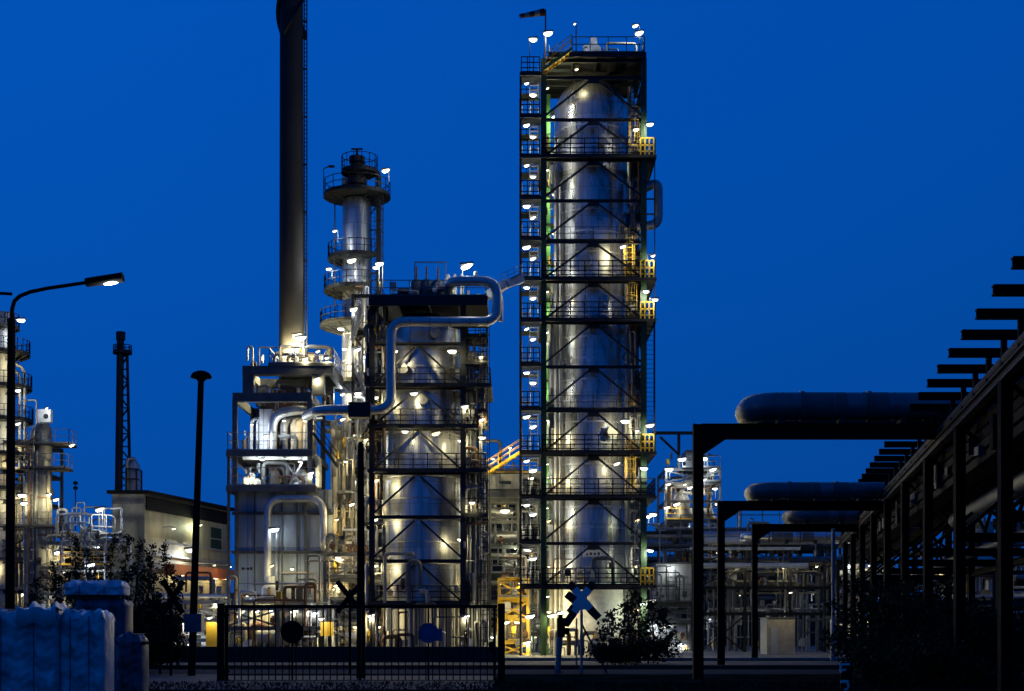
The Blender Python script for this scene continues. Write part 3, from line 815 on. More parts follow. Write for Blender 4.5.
for zt, px0, px1, zb in ((FZ(487), 228.5, 316, 0), (FZ(452), 228.5, 313, 0)):
    p = deck_slab(FX(px0), FX(px1), FY - .6, FY + 8.5, zt, None, .1, .4).build('platform', 'greysteel', ht)
    MB().rail([(FX(px0) + .05, FY + 8, zt), (FX(px0) + .05, FY - .55, zt), (FX(px1) - .05, FY - .55, zt), (FX(px1) - .05, FY + 3, zt)], 1.35, 1.5, .05).build('railing', 'galv', p)
for px in (235, 310):
    for dy in (0, 7.5):
        MB().ibeam((FX(px), FY + dy, FZ(487)), (FX(px), FY + dy, FZ(400)), .34, .36, up=(0, 1, 0), t=.05).build('column', 'greysteel', ht)
MB().bar((FX(229.5), FY - .3, 0), (FX(229.5), FY - .3, FZ(452)), .2).build('column', 'greysteel', ht)
MB().box(FX(233), FX(312), FY - .2, FY + .3, FZ(402), FZ(393)).box(FX(233), FX(312), FY + 7.3, FY + 7.8, FZ(402), FZ(393)).box(FX(233), FX(236), FY + .3, FY + 7.3, FZ(402), FZ(393)).box(FX(309), FX(312), FY + .3, FY + 7.3, FZ(402), FZ(393)).build('upper_ring_beam', 'greysteel', ht)
for px0, px1 in ((241, 252), (311, 323)):
    for dy in (.6, 6.2): MB().box(FX(px0), FX(px1), FY + dy, FY + dy + .8, FZ(393) + .01, FZ(373)).build('portal_leg', 'greysteel', ht)
MB().box(FX(241), FX(332), FY + .5, FY + 1.5, FZ(373) + .01, FZ(364.5)).box(FX(241), FX(332), FY + 6.1, FY + 7.1, FZ(373) + .01, FZ(364.5)).box(FX(241), FX(246), FY + 1.5, FY + 6.1, FZ(373) + .01, FZ(364.5)).box(FX(327), FX(332), FY + 1.5, FY + 6.1, FZ(373) + .01, FZ(364.5)).build('portal_beam', 'greysteel', ht)
p = deck_slab(FX(268), FX(332), FY + .5, FY + 7, FZ(362.5), None, .08, .15).build('platform', 'greysteel', ht)
MB().rail([(FX(268), FY + 7, FZ(362.5)), (FX(268), FY + .55, FZ(362.5)), (FX(332), FY + .55, FZ(362.5)), (FX(332), FY + 7, FZ(362.5))], 1.15, 1.0, .05).build('railing', 'galv', p)
# stack foot cone between the portals
MB().lathe(hx, HY, [(2.6, FZ(402)), (2.4, FZ(388)), (1.5, FZ(374)), (1.5, 14.5)], 28).build('stack_foot', 'rust', ht)
# ducts and pipes of the upper bay
MB().box(FX(260.5, 2), FX(273, 2), FY + 1.5, FY + 3.2, FZ(452), FZ(406)).build('air_duct', 'duct', ht)
MB().path(rounded([(FX(270), FY + 1.0, FZ(452)), (FX(270), FY + 1.0, FZ(412)), (FX(300), FY + 1.0, FZ(407)), (FX(309), FY + 1.2, FZ(412)), (FX(309), FY + 1.2, FZ(452))], 1.3, 8), .36, 16).build('elbow_duct', 'alu', ht)
for px, r_, m_ in ((280, .3, 'alu'), (289.5, .22, 'beige'), (295, .34, 'beige'), (301, .18, 'alu'), (253, .1, 'white'), (247, .12, 'white')):
    MB().path(rounded([(FX(px), FY + 1.9, FZ(452)), (FX(px), FY + 1.9, FZ(413 + r_ * 18)), (FX(px) + 1.0, FY + 3.4, FZ(412))], .5), r_, 12).build('riser_pipe', m_, ht)
MB().box(FX(252), FX(262), FY + 4.0, FY + 6, FZ(452), FZ(405)).build('burner_panel', 'greysteel', ht)
# between the decks
MB().tube((FX(242), FY + .5, FZ(455.5)), (FX(304), FY + .5, FZ(455.5)), .26, 14).build('header_pipe', 'white', ht)
MB().path(rounded([(FX(298), FY + .3, FZ(457)), (FX(318), FY + .3, FZ(456)), (FX(318), FY + .3, FZ(487))], .5), .22, 12).build('drop_pipe', 'white', ht)
MB().box(FX(262), FX(280), FY + 2, FY + 4, FZ(486), FZ(462)).build('fan_housing', 'greysteel', ht)
f_ = MB(); f_.lathe(FX(299), FY + 1.5, [(.9, FZ(486)), (.75, FZ(478)), (.2, FZ(467))], 20); f_.build('hopper', 'duct', ht)
for px, py in ((244, 478), (250, 474), (256, 480)): MB().lathe(FX(px), FY + .6, [(.28, FZ(486)), (.28, FZ(py)), (.1, FZ(py) + .15)], 12).build('burner_pot', 'white', ht)
for a_, b_ in (((232, 458), (244, 470)), ((288, 486), (302, 462)), ((302, 486), (288, 466))):
    MB().bar((FX(a_[0]), FY + .2, FZ(a_[1])), (FX(b_[0]), FY + .2, FZ(b_[1])), .12).build('brace', 'galv', ht)
# big upside-down U pipe in front of the casing
MB().path(rounded([(FX(268.5), FY - .4, FZ(583)), (FX(268.5), FY - .4, FZ(499)), (FX(324), FY - .4, FZ(499)), (FX(324), FY - .4, FZ(546)), (FX(324), FY + .5, FZ(548))], 1.1, 8), .27, 16).build('crossover_pipe', 'alupipe', ht)
dr = MB().lathe(FX(273), FY - 1.1, [(.62, FZ(604)), (.62, FZ(589)), (.55, FZ(587)), (.3, FZ(584)), (.3, FZ(577))], 24); dr.build('seal_pot', 'white', ht)
MB().lathe(FX(273), FY - 1.1, [(1.45, FZ(604)), (1.45, FZ(599)), (.65, FZ(597))], 24).build('pot_base', 'galv', ht)
MB().box(FX(288), FX(298), FY - .6, FY + .2, FZ(604), FZ(583)).box(FX(292), FX(297), FY - .64, FY - .605, FZ(594), FZ(585)).build('control_cabinet', 'white', ht)
lp = (FX(276), FY - .7, FZ(531))
lamp(ht, lp, 50, COOL, 'lens_w', (.05, .6, 0), 1.25)
MB().bar((FX(277), FY - .2, FZ(583)), (FX(277), FY - .2, FZ(531)), .07).build('lamp_post', 'galv', ht)
for px, py, pw, dy, c_ in ((297, 333, 520, 1.2, WARM), (296.5, 334, 7000, 6.0, WARM), (301, 337, 180, .8, COOL), (305, 358, 140, .4, WARM), (318, 350, 120, .6, WARM), (327, 357, 140, .4, WARM), (317, 378, 150, .4, WARM), (252, 423, 150, .8, COOL),
                           (284, 420, 260, .4, COOL), (305, 420, 240, .5, SODA), (266, 436, 330, .1, COOL), (262, 460, 260, -.2, COOL), (300, 462, 220, -.2, COOL), (249, 478, 90, .2, WARM), (311, 474, 120, -.3, WARM), (272, 567, 110, -1.8, WARM), (292, 570, 90, -1.5, WARM), (247, 596, 40, -1.2, COOL)):  # the cool lamp before the air duct is added to brighten it
    lamp(ht, (FX(px, dy), FY + dy, FZ(py)), pw, c_, 'lens_w' if py < 340 else 'lens_y', (.1, .4, 0), 1.3 if py < 340 else .75, post=(FZ(py) - FZ(362)) if py < 340 else 0)
MB().flight((FX(337), FY + .3, FZ(466)), (FX(313), FY + .3, FZ(433)), .8, (0, 1, 0)).build('stair_flight', 'dark', ht)
# pipework on the heater's right flank
for k, (px, y_, top, r_, m_) in enumerate(((333, 1, 430, .2, 'beige'), (337, 2, 425, .3, 'pipegrey'), (341.5, 1.4, 452, .14, 'beige'), (345, 2.5, 440, .34, 'alu_dull'), (350, 1.6, 470, .22, 'pipegrey'), (329, 3.0, 418, .24, 'beige'))):
    MB().path(rounded([(FX(px), FY + y_, .4), (FX(px), FY + y_, FZ(top)), (FX(px) - .8, FY + y_ + 2.5, FZ(top) + .4)], .5), r_, 12).build('flank_pipe', m_, ht)
for px, py, pw in ((343, 420, 130), (346, 462, 140), (352, 505, 130), (337, 520, 100), (341, 560, 130), (333, 590, 130)):
    lamp(ht, (FX(px), FY - .2, FZ(py)), pw, SODA if py > 500 else WARM, 'lens_y', (.2, .4, 0), .7)

clutter(ht, FX(240), FX(310), FY + .2, FY + 3, [FZ(452), FZ(487), FZ(487)], 301, 15, 2.0)
clutter(ht, FX(244), FX(328), FY + .8, FY + 4, [FZ(362), FZ(402), FZ(362)], 302, 22, 1.5)
clutter(ht, FX(236), FX(330), FY - 1.2, FY + .3, [.1, .1, FZ(604)], 303, 16, 2.4)
clutter(ht, FX(330), FX(354), FY + .2, FY + 3, [.2, 4, 7, 10, 13, 15], 304, 52)
clutter(rf, X(464, 102), X(486, 102), gy0 - .3, gy0 + 3, [.2, GL[0], GL[1], GL[2], GL[3], GL[4], GL[5]], 305, 66)
clutter(rf, X(366, 102), X(384, 102), gy0 - .2, gy0 + 2, [.2] + GL, 306, 52)
clutter(rf, X(376, 102), X(486, 102), gy0, gy0 + 5, [GT], 307, 16, 1.3)
clutter(rf, X(384, 102), X(486, 102), gy0 - .8, gy0 - .2, [.05, .05, GL[0]], 308, 14)
clutter(tw, X(631, 107), X(643, 107), YF + .2, YF + 4, [.2] + LV[:11], 309, 70)
clutter(tw, X(543, 108), X(552, 108), YF + .4, YF + 5, [.2] + LV[:11], 310, 36)
clutter(tw, X(550, 106), X(650, 106), YF - .5, YF, [.05, .05, .05, LV[0]], 311, 22, 2.0)
clutter(tw, X(576, 107), X(640, 107), YF + .5, YF + 4, [TOP], 312, 8, 1.1)
for z in (GL[2], GL[5] + 1.6, GL[6] + .4):
    p = deck_slab(gx1 + .1, X(487, 102), gy0 - .2, gy0 + 2.4, z, None, .08, .16).build('platform', 'dark', rf)
    MB().rail([(gx1 + .1, gy0 - .15, z), (X(487, 102) - .05, gy0 - .15, z), (X(487, 102) - .05, gy0 + 2.3, z)], 1.1, .7, .055, bars=(1, .66, .33)).build('railing', 'dark', p)
MB().ladder((X(484, 102), gy0 - .3, .2), (X(484, 102), gy0 - .3, GT - 2), .5, (1, 0, 0), True).build('caged_ladder', 'dark', rf)
for py, pw in ((566, 260), (520, 240), (610, 200), (430, 160)):  # extra lamps added for a greenish glow on the column
    lamp(tw, (X(637, YF + .6), YF + .5, Z(py, YF)), pw, GREENW, 'lens_y', (0, .4, 0), .7)
for py in (612, 566, 520, 476, 432):  # extra lamps added for a warm glow on the stair-side steel
    lamp(tw, (X(549, YF + 1), YF + 1.2, Z(py, YF)), 150, SODA, 'lens_y', (0, .4, 0), .6)

for px, dy in ((284, -1.5), (299, -1.5)):  # upward lights added to brighten the lower stack
    xq = X(px, HY + dy); zq = Z(352, HY + dy)
    u_ = MB().box(xq - .14, xq + .14, HY + dy - .12, HY + dy + .12, zq - .5, zq - .3).bar((xq, HY + dy, zq - 1.4), (xq, HY + dy, zq - .5), .06).build('added_uplight', 'greysteel', ht)
    MB().lathe(xq, HY + dy, [(.12, zq - .297), (.10, zq - .25), (.02, zq - .23)], 10).build('lens', 'lens_y', u_)
    point(ht, (xq, HY + dy, zq), 800 if px > 290 else 500, WARM)

# ------------------------------------------------------------------ generic open process structures
def process_unit(name, label, cat, px0, px1, Y, depth, tops, seed, steel='greysteel', rails=True, nv=6, nh=5, drums=2, vessels=2, lamps=8,
                 pw=190, cols=(WARM, WARM, COOL, SODA), lens=('lens_y', 'lens_w'), pm=('alu_dull', 'beige', 'pipegrey', 'alu', 'rust', 'white'), group=None, lsize=.8, decks=True):
    """open steel frame px0..px1 wide at distance Y; tops = picture rows of its storeys, lowest first"""
    rnd = random.Random(seed)
    x0, x1 = X(px0, Y), X(px1, Y); y0, y1 = Y, Y + depth
    zs = [Z(p, Y) for p in tops]
    t = thing(name, label, cat, ((x0 + x1) / 2, Y, 0), group)
    nx = max(1, round((x1 - x0) / 4.5))
    for k in range(nx + 1):
        x = x0 + (x1 - x0) * k / nx
        for y in (y0, y1): MB().ibeam((x, y, 0), (x, y, zs[-1]), .22, .24, up=(0, 1, 0), t=.05).build('column', steel, t)
    prev = 0
    for i, z in enumerate(zs):
        b = MB()
        for y in (y0, y1): b.ibeam((x0, y, z - .16), (x1, y, z - .16), .16, .28)
        for k in range(nx + 1):
            x = x0 + (x1 - x0) * k / nx
            b.ibeam((x, y0 + .1, z - .16), (x, y1 - .1, z - .16), .14, .24)
        b.build('beam_grid', steel, t)
        if decks and rnd.random() < .8:
            a0 = x0 + (x1 - x0) * rnd.choice((0, 0, .3)); a1 = x1 - (x1 - x0) * rnd.choice((0, 0, .35))
            p = MB().box(a0, a1, y0 - .3, y0 + depth * rnd.uniform(.4, .9), z, z + .06).build('deck', steel, t)
            if rails: MB().rail([(a0, y0 - .25, z + .06), (a1, y0 - .25, z + .06)], 1.1, 1.3, .045).build('railing', rnd.choice(('galv', 'greysteel', 'galv', 'yellow')) if rails != 'plain' else 'galv', p)
        if rnd.random() < .6:
            k = rnd.randrange(nx); xa = x0 + (x1 - x0) * k / nx; xb = x0 + (x1 - x0) * (k + 1) / nx
            MB().bar((xa, y0, prev), (xb, y0, z - .3), .12).bar((xb, y0 + .04, prev), (xa, y0 + .04, z - .3), .12).build('cross_brace', steel, t)
        prev = z
    W = x1 - x0; zt = zs[-1]
    clutter(t, x0, x1, y0 - .2, y0 + depth * .6, [.05] + zs, seed + 500, int(nv * 1.5), pm=pm)
    for k in range(nv):
        x = x0 + W * rnd.random(); y = y0 + depth * rnd.uniform(.05, .8); r = rnd.choice((.05, .07, .09, .13, .18, .26))
        z1 = zt * rnd.uniform(.35, 1.08); x2 = min(x1, max(x0, x + rnd.uniform(-2.5, 2.5)))
        pts = [(x, y, .1), (x, y, z1), (x2, y + rnd.uniform(-.2, .6), z1)]
        if rnd.random() < .5: pts.append((x2, pts[2][1], z1 - rnd.uniform(1, 3)))
        MB().path(rounded(pts, r * 2.4 + .05), r, 10).build('pipe', rnd.choice(pm), t)
    for k in range(nh):
        z = rnd.choice(zs) + rnd.choice((.25, .4, -.75, 1.6)); y = y0 + depth * rnd.uniform(-.05, .8); r = rnd.choice((.05, .08, .12, .16, .24))
        xa = x0 + W * rnd.uniform(0, .3); xb = x1 - W * rnd.uniform(0, .3)
        if rnd.random() < .5: pts = [(xa, y, z), (xb, y, z), (xb, y, max(.2, z - rnd.uniform(1, 3)))]
        else: pts = [(xa, y, max(.2, z - rnd.uniform(1, 3))), (xa, y, z), (xb, y, z)]
        MB().path(rounded(pts, r * 2.4 + .05), r, 10).build('pipe', rnd.choice(pm), t)
    for k in range(drums):
        z = rnd.choice([.6] + zs[:-1]) + .75; r = rnd.uniform(.4, .65); x = x0 + W * rnd.uniform(.15, .6); l = min(rnd.uniform(1.6, 3.5), W * .5); y = y0 + depth * rnd.uniform(.15, .5)
        d = MB().path([(x - .22, y, z), (x - .12, y, z), (x, y, z), (x + l, y, z), (x + l + .2, y, z)], r, 18)
        d.box(x + .2, x + .35, y - r * .7, y + r * .7, z - r - .25, z - r * .5).box(x + l - .35, x + l - .2, y - r * .7, y + r * .7, z - r - .25, z - r * .5)
        d.build('drum', rnd.choice(('alu', 'alu_dull', 'white')), t)
    for k in range(vessels):
        x = x0 + W * rnd.uniform(.12, .88); y = y0 + depth * rnd.uniform(.25, .6); r = rnd.uniform(.35, .75); b = rnd.choice([0.3] + zs[:-1]); h = rnd.uniform(1.8, 3.6)
        MB().lathe(x, y, [(r * .75, b), (r * .75, b + .4), (r, b + .5), (r, b + h), (r * .8, b + h + r * .35), (r * .2, b + h + r * .5), (.1, b + h + r * .5 + .4)], 22).build('upright_vessel', rnd.choice(('alu', 'alu_dull', 'beige', 'white')), t)
    for k in range(max(2, nv // 2)):
        x = x0 + W * rnd.random(); z = rnd.choice([0] + zs); y = y0 + rnd.uniform(-.2, depth * .3); s_ = rnd.uniform(.2, .5)
        m_ = MB().box(x - s_ / 2, x + s_ / 2, y, y + .3, z + .5, z + .5 + s_ * 1.5).bar((x, y + .15, z), (x, y + .15, z + .5), .06)
        m_.build('cabinet', rnd.choice(('galv', 'white', 'greysteel', 'yellow')), t)
    for k in range(2):
        x = x0 + W * rnd.random(); z = rnd.choice(zs) + .4; y = y0 - .1
        m_ = MB().tube((x, y, z - .3), (x, y, z + .3), .12, 8).tube((x, y - .25, z), (x, y + .25, z), .09, 8).tube((x - .18, y - .25, z), (x + .18, y - .25, z), .18, 8)
        m_.build('valve', rnd.choice(('rust', 'galv', 'dark')), t)
    for k in range(lamps):
        i = rnd.randrange(len(zs)); z = zs[i] - rnd.uniform(.3, .55); x = x0 + W * (k + rnd.random()) / lamps; y = y0 + depth * rnd.choice((-.06, -.06, .15, .3))
        lamp(t, (x, y, z), pw * rnd.uniform(.6, 1.4), rnd.choice(cols), rnd.choice(lens), (0, .4, 0), lsize * rnd.uniform(.7, 1.25))
    return t


# between heater and lower tower: dark stair frame with lamps
st = process_unit('stair_frame', 'dark narrow stair frame with pairs of lamps, standing between slender column and lower tower', 'frame', 353, 384, 112.5, 4, (602, 562, 522, 482, 442, 412, 372, 332, 294), 5, 'dark', nv=7, nh=3, drums=1, vessels=1, lamps=0)
for px, py, pw in ((354, 310, 160), (358, 350, 190), (367, 357, 170), (358, 394, 200), (357, 436, 220), (366, 440, 190), (356, 482, 240), (368, 497, 220), (357, 523, 240), (372, 470, 200), (365, 556, 240), (371, 588, 220), (356, 590, 200), (376, 268, 260), (379.5, 264.5, 200)):
    lamp(st, (X(px, 112.2), 112.2, Z(py, 112.2)), pw, WARM if py > 420 else COOL, 'lens_w', (.2, .4, 0), 1.0 if py > 280 else 1.3, post=0 if py > 280 else 1.6)
MB().flight((X(352, 111.8), 111.8, Z(342, 111.8)), (X(362, 111.8), 111.8, Z(312, 111.8)), .9, (0, 1, 0)).build('stair_flight', 'galv', st)
for k in range(6):
    za, zb = [Z(p, 112) for p in ((602, 562), (562, 522), (522, 482), (482, 442), (442, 412), (412, 372))[k]]
    xa, xb = X(356, 112), X(374, 112)
    if k % 2: xa, xb = xb, xa
    MB().flight((xa, 112, za), (xb, 112, zb), .8, (0, 1, 0)).build('stair_flight', 'galv', st)

clutter(st, X(353, 112), X(384, 112), 111.8, 115, [Z(p_, 112) for p_ in (640, 602, 562, 522, 482, 442, 412, 372, 332)], 320, 54)
process_unit('pipe_structure', 'yellow-lit pipework frame at ground level, just behind the gate below the heater', 'frame', 325, 385, 104.5, 4, (622, 600, 578, 552), 11, 'greysteel', nv=12, nh=9, drums=2, vessels=3, lamps=9, pw=230, cols=(WARM, SODA))
process_unit('pipe_structure', 'low pipework frame with tanks and valves at the foot of the process heater', 'frame', 226, 330, 103.5, 3, (626, 606), 12, 'greysteel', nv=12, nh=6, drums=2, vessels=2, lamps=6, pw=120, cols=(COOL, WARM), decks=False)
process_unit('pipe_structure', 'many-storey pipe frame with grey beams between the lower tower and the tallest tower', 'frame', 468, 541, 119, 9, (632, 604, 574, 545, 520, 498, 474), 13, 'greysteel', nv=16, nh=18, drums=4, vessels=2, lamps=13, pw=110, cols=(WARM, GREENW, WARM), lsize=.8, pm=('pipegrey', 'pipegrey', 'alu_dull', 'greysteel'))
cb_ = process_unit('scaffold_stair', 'yellow scaffold stair with lamps at the foot of the tallest tower', 'scaffold', 499, 528, 109, 3, (640, 618, 598, 578), 14, 'yellow', nv=5, nh=4, drums=1, vessels=1, lamps=6, pw=130, cols=(SODA, WARM), pm=('rust', 'beige', 'pipegrey'))
ap = thing('gallery', 'grey enclosed gallery with yellow stair railings sloping up to the tallest tower', 'walkway', (X(500, 118), 117.5, 0))
MB().box(X(486, 117.5), X(521, 117.5), 117.5, 120, Z(489, 117.5), Z(474, 117.5)).build('gallery_box', 'tankwhite', ap)
MB().box(X(470, 117.5), X(524, 117.5), 117.3, 118.5, Z(497, 117.5), Z(490, 117.5)).build('gallery_beam', 'greysteel', ap)
for px in (489, 519): MB().ibeam((X(px, 117.5), 118.6, 0), (X(px, 117.5), 118.6, Z(497, 117.5)), .3, .3, up=(0, 1, 0)).build('column', 'greysteel', ap)
MB().flight((X(487, 116.5), 116.5, Z(474, 116.5)), (X(521, 116.5), 116.5, Z(452, 116.5)), 1.0, (0, 1, 0)).build('stair_flight', 'yellow', ap)
for px, py in ((493, 459), (510, 448)): lamp(ap, (X(px, 115.6), 115.6, Z(py, 115.6)), 170, SODA, 'lens_y', (0, .6, 0), .5)
for px, py in ((507, 484), ): MB().box(X(499, 117.4), X(511, 117.4), 117.36, 117.49, Z(484, 117.4), Z(481, 117.4)).build('gallery_window', 'glass', ap)
lamp(ap, (X(505, 117), 116.6, Z(512, 117)), 300, WARM, 'lens_w', (0, .5, 0), 1.2)

# right of the tallest tower
for lab, px0, px1, Y_, pyt, m_ in (('wide dark backing added to block low sky behind the gap between the two towers', 430, 560, 172, 477, 'roofdark'), ('long dark backing added to block sky far behind the box building and pipe bridges', 628, 850, 185, 560, 'roofdark'), ('low dark backing added to block sky behind the saplings and edge column', -60, 116, 178, 548, 'roofdark')):
    hl = thing('sky_backing', lab, 'building', (X((px0 + px1) / 2, Y_), Y_, 0))  # plain dark blocks added to shut out low sky between the frames
    MB().box(X(px0, Y_), X(px1, Y_), Y_, Y_ + 12, 0, Z(pyt, Y_)).build('wall', m_, hl)
    MB().box(X(px0, Y_) - .3, X(px1, Y_) + .3, Y_ - .3, Y_ + 12.3, Z(pyt, Y_) + .003, Z(pyt, Y_) + .4).build('roof', 'greysteel', hl)
u = process_unit('process_tower', 'distant brightly lit process tower of vessels and decks, right beside the big dark portal post', 'tower', 666, 720, 150, 8, (560, 540, 520, 500, 482, 468), 21, 'greysteel', nv=18, nh=14, drums=3, vessels=2, lamps=10, pw=120, cols=(COOL, WARM, WARM), lsize=1.0, pm=('pipegrey', 'rust', 'beige', 'alu_dull', 'greysteel'))
MB().bar((X(652, 150), 150, Z(433, 150)), (X(702, 150), 150, Z(433, 150)), .3).bar((X(679, 150), 150.2, Z(433, 150)), (X(679, 150), 150.2, Z(468, 150)), .28).bar((X(660, 150), 149.9, Z(437, 150)), (X(679, 150), 149.9, Z(455, 150)), .22).build('crane_boom', 'dark', u)
MB().box(X(686, 150), X(701, 150), 150, 154, Z(468, 150), Z(450, 150)).build('top_housing', 'greysteel', u)
MB().lathe(X(682, 151), 151, [(.8, Z(560, 151)), (.8, Z(500, 151)), (.5, Z(494, 151)), (.2, Z(490, 151))], 24).build('upright_vessel', 'pipegrey', u)
for px, py, pw in ((669, 470, 500), (682, 460, 420), (704, 459, 380), (713, 470, 420), (667, 508, 380), (653, 515, 300), (690, 488, 360), (648, 517, 300), (715, 489, 250), (704, 480, 250)):
    lamp(u, (X(px, 149.4), 149.4, Z(py, 149.4)), pw * .25, COOL, 'lens_w', (.1, .4, 0), 1.4, post=.9)
process_unit('process_tower', 'low lit frame of pipes and small tanks hugging the foot of the tallest tower', 'frame', 645, 690, 128, 5, (640, 621, 603), 22, 'greysteel', nv=12, nh=6, drums=2, vessels=3, lamps=7, pw=120, cols=(WARM, COOL), pm=('pipegrey', 'alu_dull', 'greysteel', 'beige'))
wt = thing('storage_box', 'plain pale windowless box building behind the tallest tower with one small lamp', 'building', (X(676, 135), 135, 0))
MB().box(X(656, 135), X(699, 135), 135, 141, Z(601, 135), Z(564, 135)).build('wall', 'tankwhite', wt)
MB().box(X(655, 135), X(700, 135), 134.8, 141.2, Z(564, 135) + .003, Z(562.5, 135)).build('roof', 'greysteel', wt)
for px in (658, 677, 697): MB().box(X(px, 135) - .2, X(px, 135) + .2, 135.2, 140.8, 0, Z(601, 135) - .003).build('column', 'concrete', wt)
lamp(wt, (X(671, 134.4), 134.4, Z(568, 134.4)), 70, COOL, 'lens_w', (0, .4, 0), .9)
MB().ladder((X(671, 134.6), 134.7, Z(601, 134.6)), (X(671, 134.6), 134.7, Z(570, 134.6)), .4, (1, 0, 0), False).build('ladder', 'dark', wt)
for k, (Y_, px0, px1, lab, sd, n) in enumerate(((126, 700, 835, 'long dim pipe bridge behind the dark portals, its pipes catching blue sky light', 31, 5), (142, 645, 840, 'farther pipe bridge behind the box building, with scattered small lamps', 32, 6))):
    pr = process_unit('pipe_bridge', lab, 'pipe rack', px0, px1, Y_, 5, (612, 586, 562, 547) if k == 0 else (616, 590, 566, 545, 531), sd, 'dark', rails=False, nv=16, nh=16, drums=0, vessels=1, lamps=n, pw=60, cols=(COOL, WARM), decks=False, pm=('pipegrey', 'greysteel', 'pipegrey', 'alu_dull'), lsize=.6)
    rr_ = random.Random(sd)
    if k == 0:
        for py, r_, xa_, xb_ in ((541, .3, 705, 806), (566, .24, 700, 808), (549, .14, 690, 800)):
            MB().tube((X(xa_, Y_ - .6), Y_ - .6, Z(py, Y_)), (X(xb_, Y_ - .6), Y_ - .6, Z(py, Y_)), r_, 14).build('pipe', 'white', pr)
    for q in range(9):
        y = Y_ + rr_.uniform(-.2, 4.5); py = rr_.choice((540, 548, 553, 565, 567, 588)); r_ = rr_.choice((.12, .2, .3, .38))
        MB().tube((X(px0 - 3, y), y, Z(py, y) + r_), (X(px1 + 5, y), y, Z(py, y) + r_), r_, 10).build('pipe', rr_.choice(('alu_dull', 'pipegrey', 'greysteel')), pr)
bxh = thing('switch_hut', 'small plain beige hut with flat roof under the dim pipe bridge', 'hut', (X(780, 112), 112, 0))
MB().box(X(767, 112), X(795, 112), 112, 115, .02, Z(618, 112)).build('wall', 'beige', bxh)
MB().box(X(766, 112), X(796, 112), 111.9, 115.1, Z(618, 112) + .003, Z(617, 112)).build('roof', 'greysteel', bxh)
MB().box(X(771, 112), X(778, 112), 111.96, 111.99, .05, 2.05).build('door', 'tankwhite', bxh)
lamp(bxh, (X(790, 110.6), 110.4, 4.6), 130, WARM, 'lens_y', (.2, .4, 0), .5)

# ------------------------------------------------------------------ left: lit unit, warehouse, flare tower
lu = thing('clad_column', 'yellow-lit clad column at the picture edge, with stacked railed platforms behind the curved street lamp', 'column', (X(0, 125), 125, 0))
lx = X(1, 125)
MB().lathe(lx, 125, [(1.15, 0), (1.15, Z(335, 125)), (.9, Z(326, 125)), (.2, Z(322, 125))], 32).build('shell', 'alu_dull', lu)
for k, (py, r_) in enumerate(((354, 2.35), (388, 2.5), (421, 2.6), (455, 2.4), (490, 2.6))):
    ring_platform(lu, lx, 125, Z(py, 125), 1.2, r_, -1.9, 1.6)
    lamp(lu, (lx + 1.35, 123.2, Z(py + 8, 125)), 200, SODA if k % 2 else WARM, 'lens_y', (.3, .4, 0), .8)
ring_platform(lu, lx, 125, Z(328, 125), .3, 1.5)
MB().box(lx - 1.1, lx + .9, 124, 126, Z(328, 125), Z(314, 125)).build('top_lattice', 'galv', lu)
for px in (13, 19, 24): MB().path(rounded([(X(px, 124), 124.2, .2), (X(px, 124), 124.2, Z(395 - px, 125)), (lx, 124.5, Z(380 - px, 125))], .5), .12, 8).build('riser_pipe', 'pipegrey', lu)
lamp(lu, (X(21, 123), 123, Z(321, 123)), 220, COOL, 'lens_w', (-.5, .4, 0), 1.4)
for py in (404, 437): lamp(lu, (X(18, 123), 123, Z(py - 13, 123)), 120, COOL, 'lens_w', (-.4, .4, 0), .8)
l2 = thing('clad_column', 'grey pipe-like column topped by a white box, with cantilevered lamp platforms, left of the flare tower', 'column', (X(42, 122), 122, 0))
ax_ = X(42.5, 122)
MB().lathe(ax_, 122, [(.72, 0), (.72, Z(428, 122)), (.5, Z(424, 122))], 24).build('shell', 'pipegrey', l2)
MB().path(rounded([(X(33, 121.5), 121.5, 0), (X(33, 121.5), 121.5, Z(430, 121.5)), (ax_, 121.8, Z(424, 121.5))], .4), .2, 10).build('riser_pipe', 'alu_dull', l2)
bx = MB().box(X(39, 121), X(52, 121), 120.6, 121.2, Z(423, 121), Z(410, 121)); wbx = bx.build('white_box', 'white', l2)
MB().tube((X(47.5, 121), 120.56, Z(417, 121)), (X(47.5, 121), 120.6, Z(417, 121)), .2, 16).build('round_port', 'dark', wbx)
for k, (px, tp, r_, m__) in enumerate(((29, 440, .12, 'rust'), (36.5, 452, .16, 'pipegrey'), (48.5, 470, .14, 'beige'), (51, 500, .1, 'galv'), (26, 480, .2, 'alu_dull'), (55, 532, .12, 'pipegrey'))):
    y_ = 121.2 + .15 * k
    MB().path(rounded([(X(px, y_), y_, .2), (X(px, y_), y_, Z(tp, y_)), (ax_, y_ + .4, Z(tp, y_) + .4)], .4), r_, 8).build('riser_pipe', m__, l2)
MB().ladder((X(31, 121), 120.9, 2), (X(31, 121), 120.9, Z(425, 121)), .45, (1, 0, 0), True).build('caged_ladder', 'greysteel', l2)
for zz in (6, 9.5, 12.5): MB().lathe(ax_, 122, [(.72, zz), (.8, zz + .01), (.8, zz + .12), (.72, zz + .13)], 24).build('flange_ring', 'rust', l2)
lamp(l2, (X(46, 119.4), 119.6, Z(409, 120)), 110, COOL, 'lens_w', (0, .4, 0), .5)
for py, xr, xl in ((445, 73, 18), (469, 69, 24), (527, 64, 8)):
    p = MB().box(X(xl, 122), X(xr, 122), 121, 123.2, Z(py, 122) - .12, Z(py, 122)).build('platform', 'dark', l2)
    MB().rail([(X(xl, 122), 121.05, Z(py, 122)), (X(xr, 122) - .05, 121.05, Z(py, 122)), (X(xr, 122) - .05, 123.1, Z(py, 122))], 1.15, 1.0, .045).build('railing', 'greysteel', p)
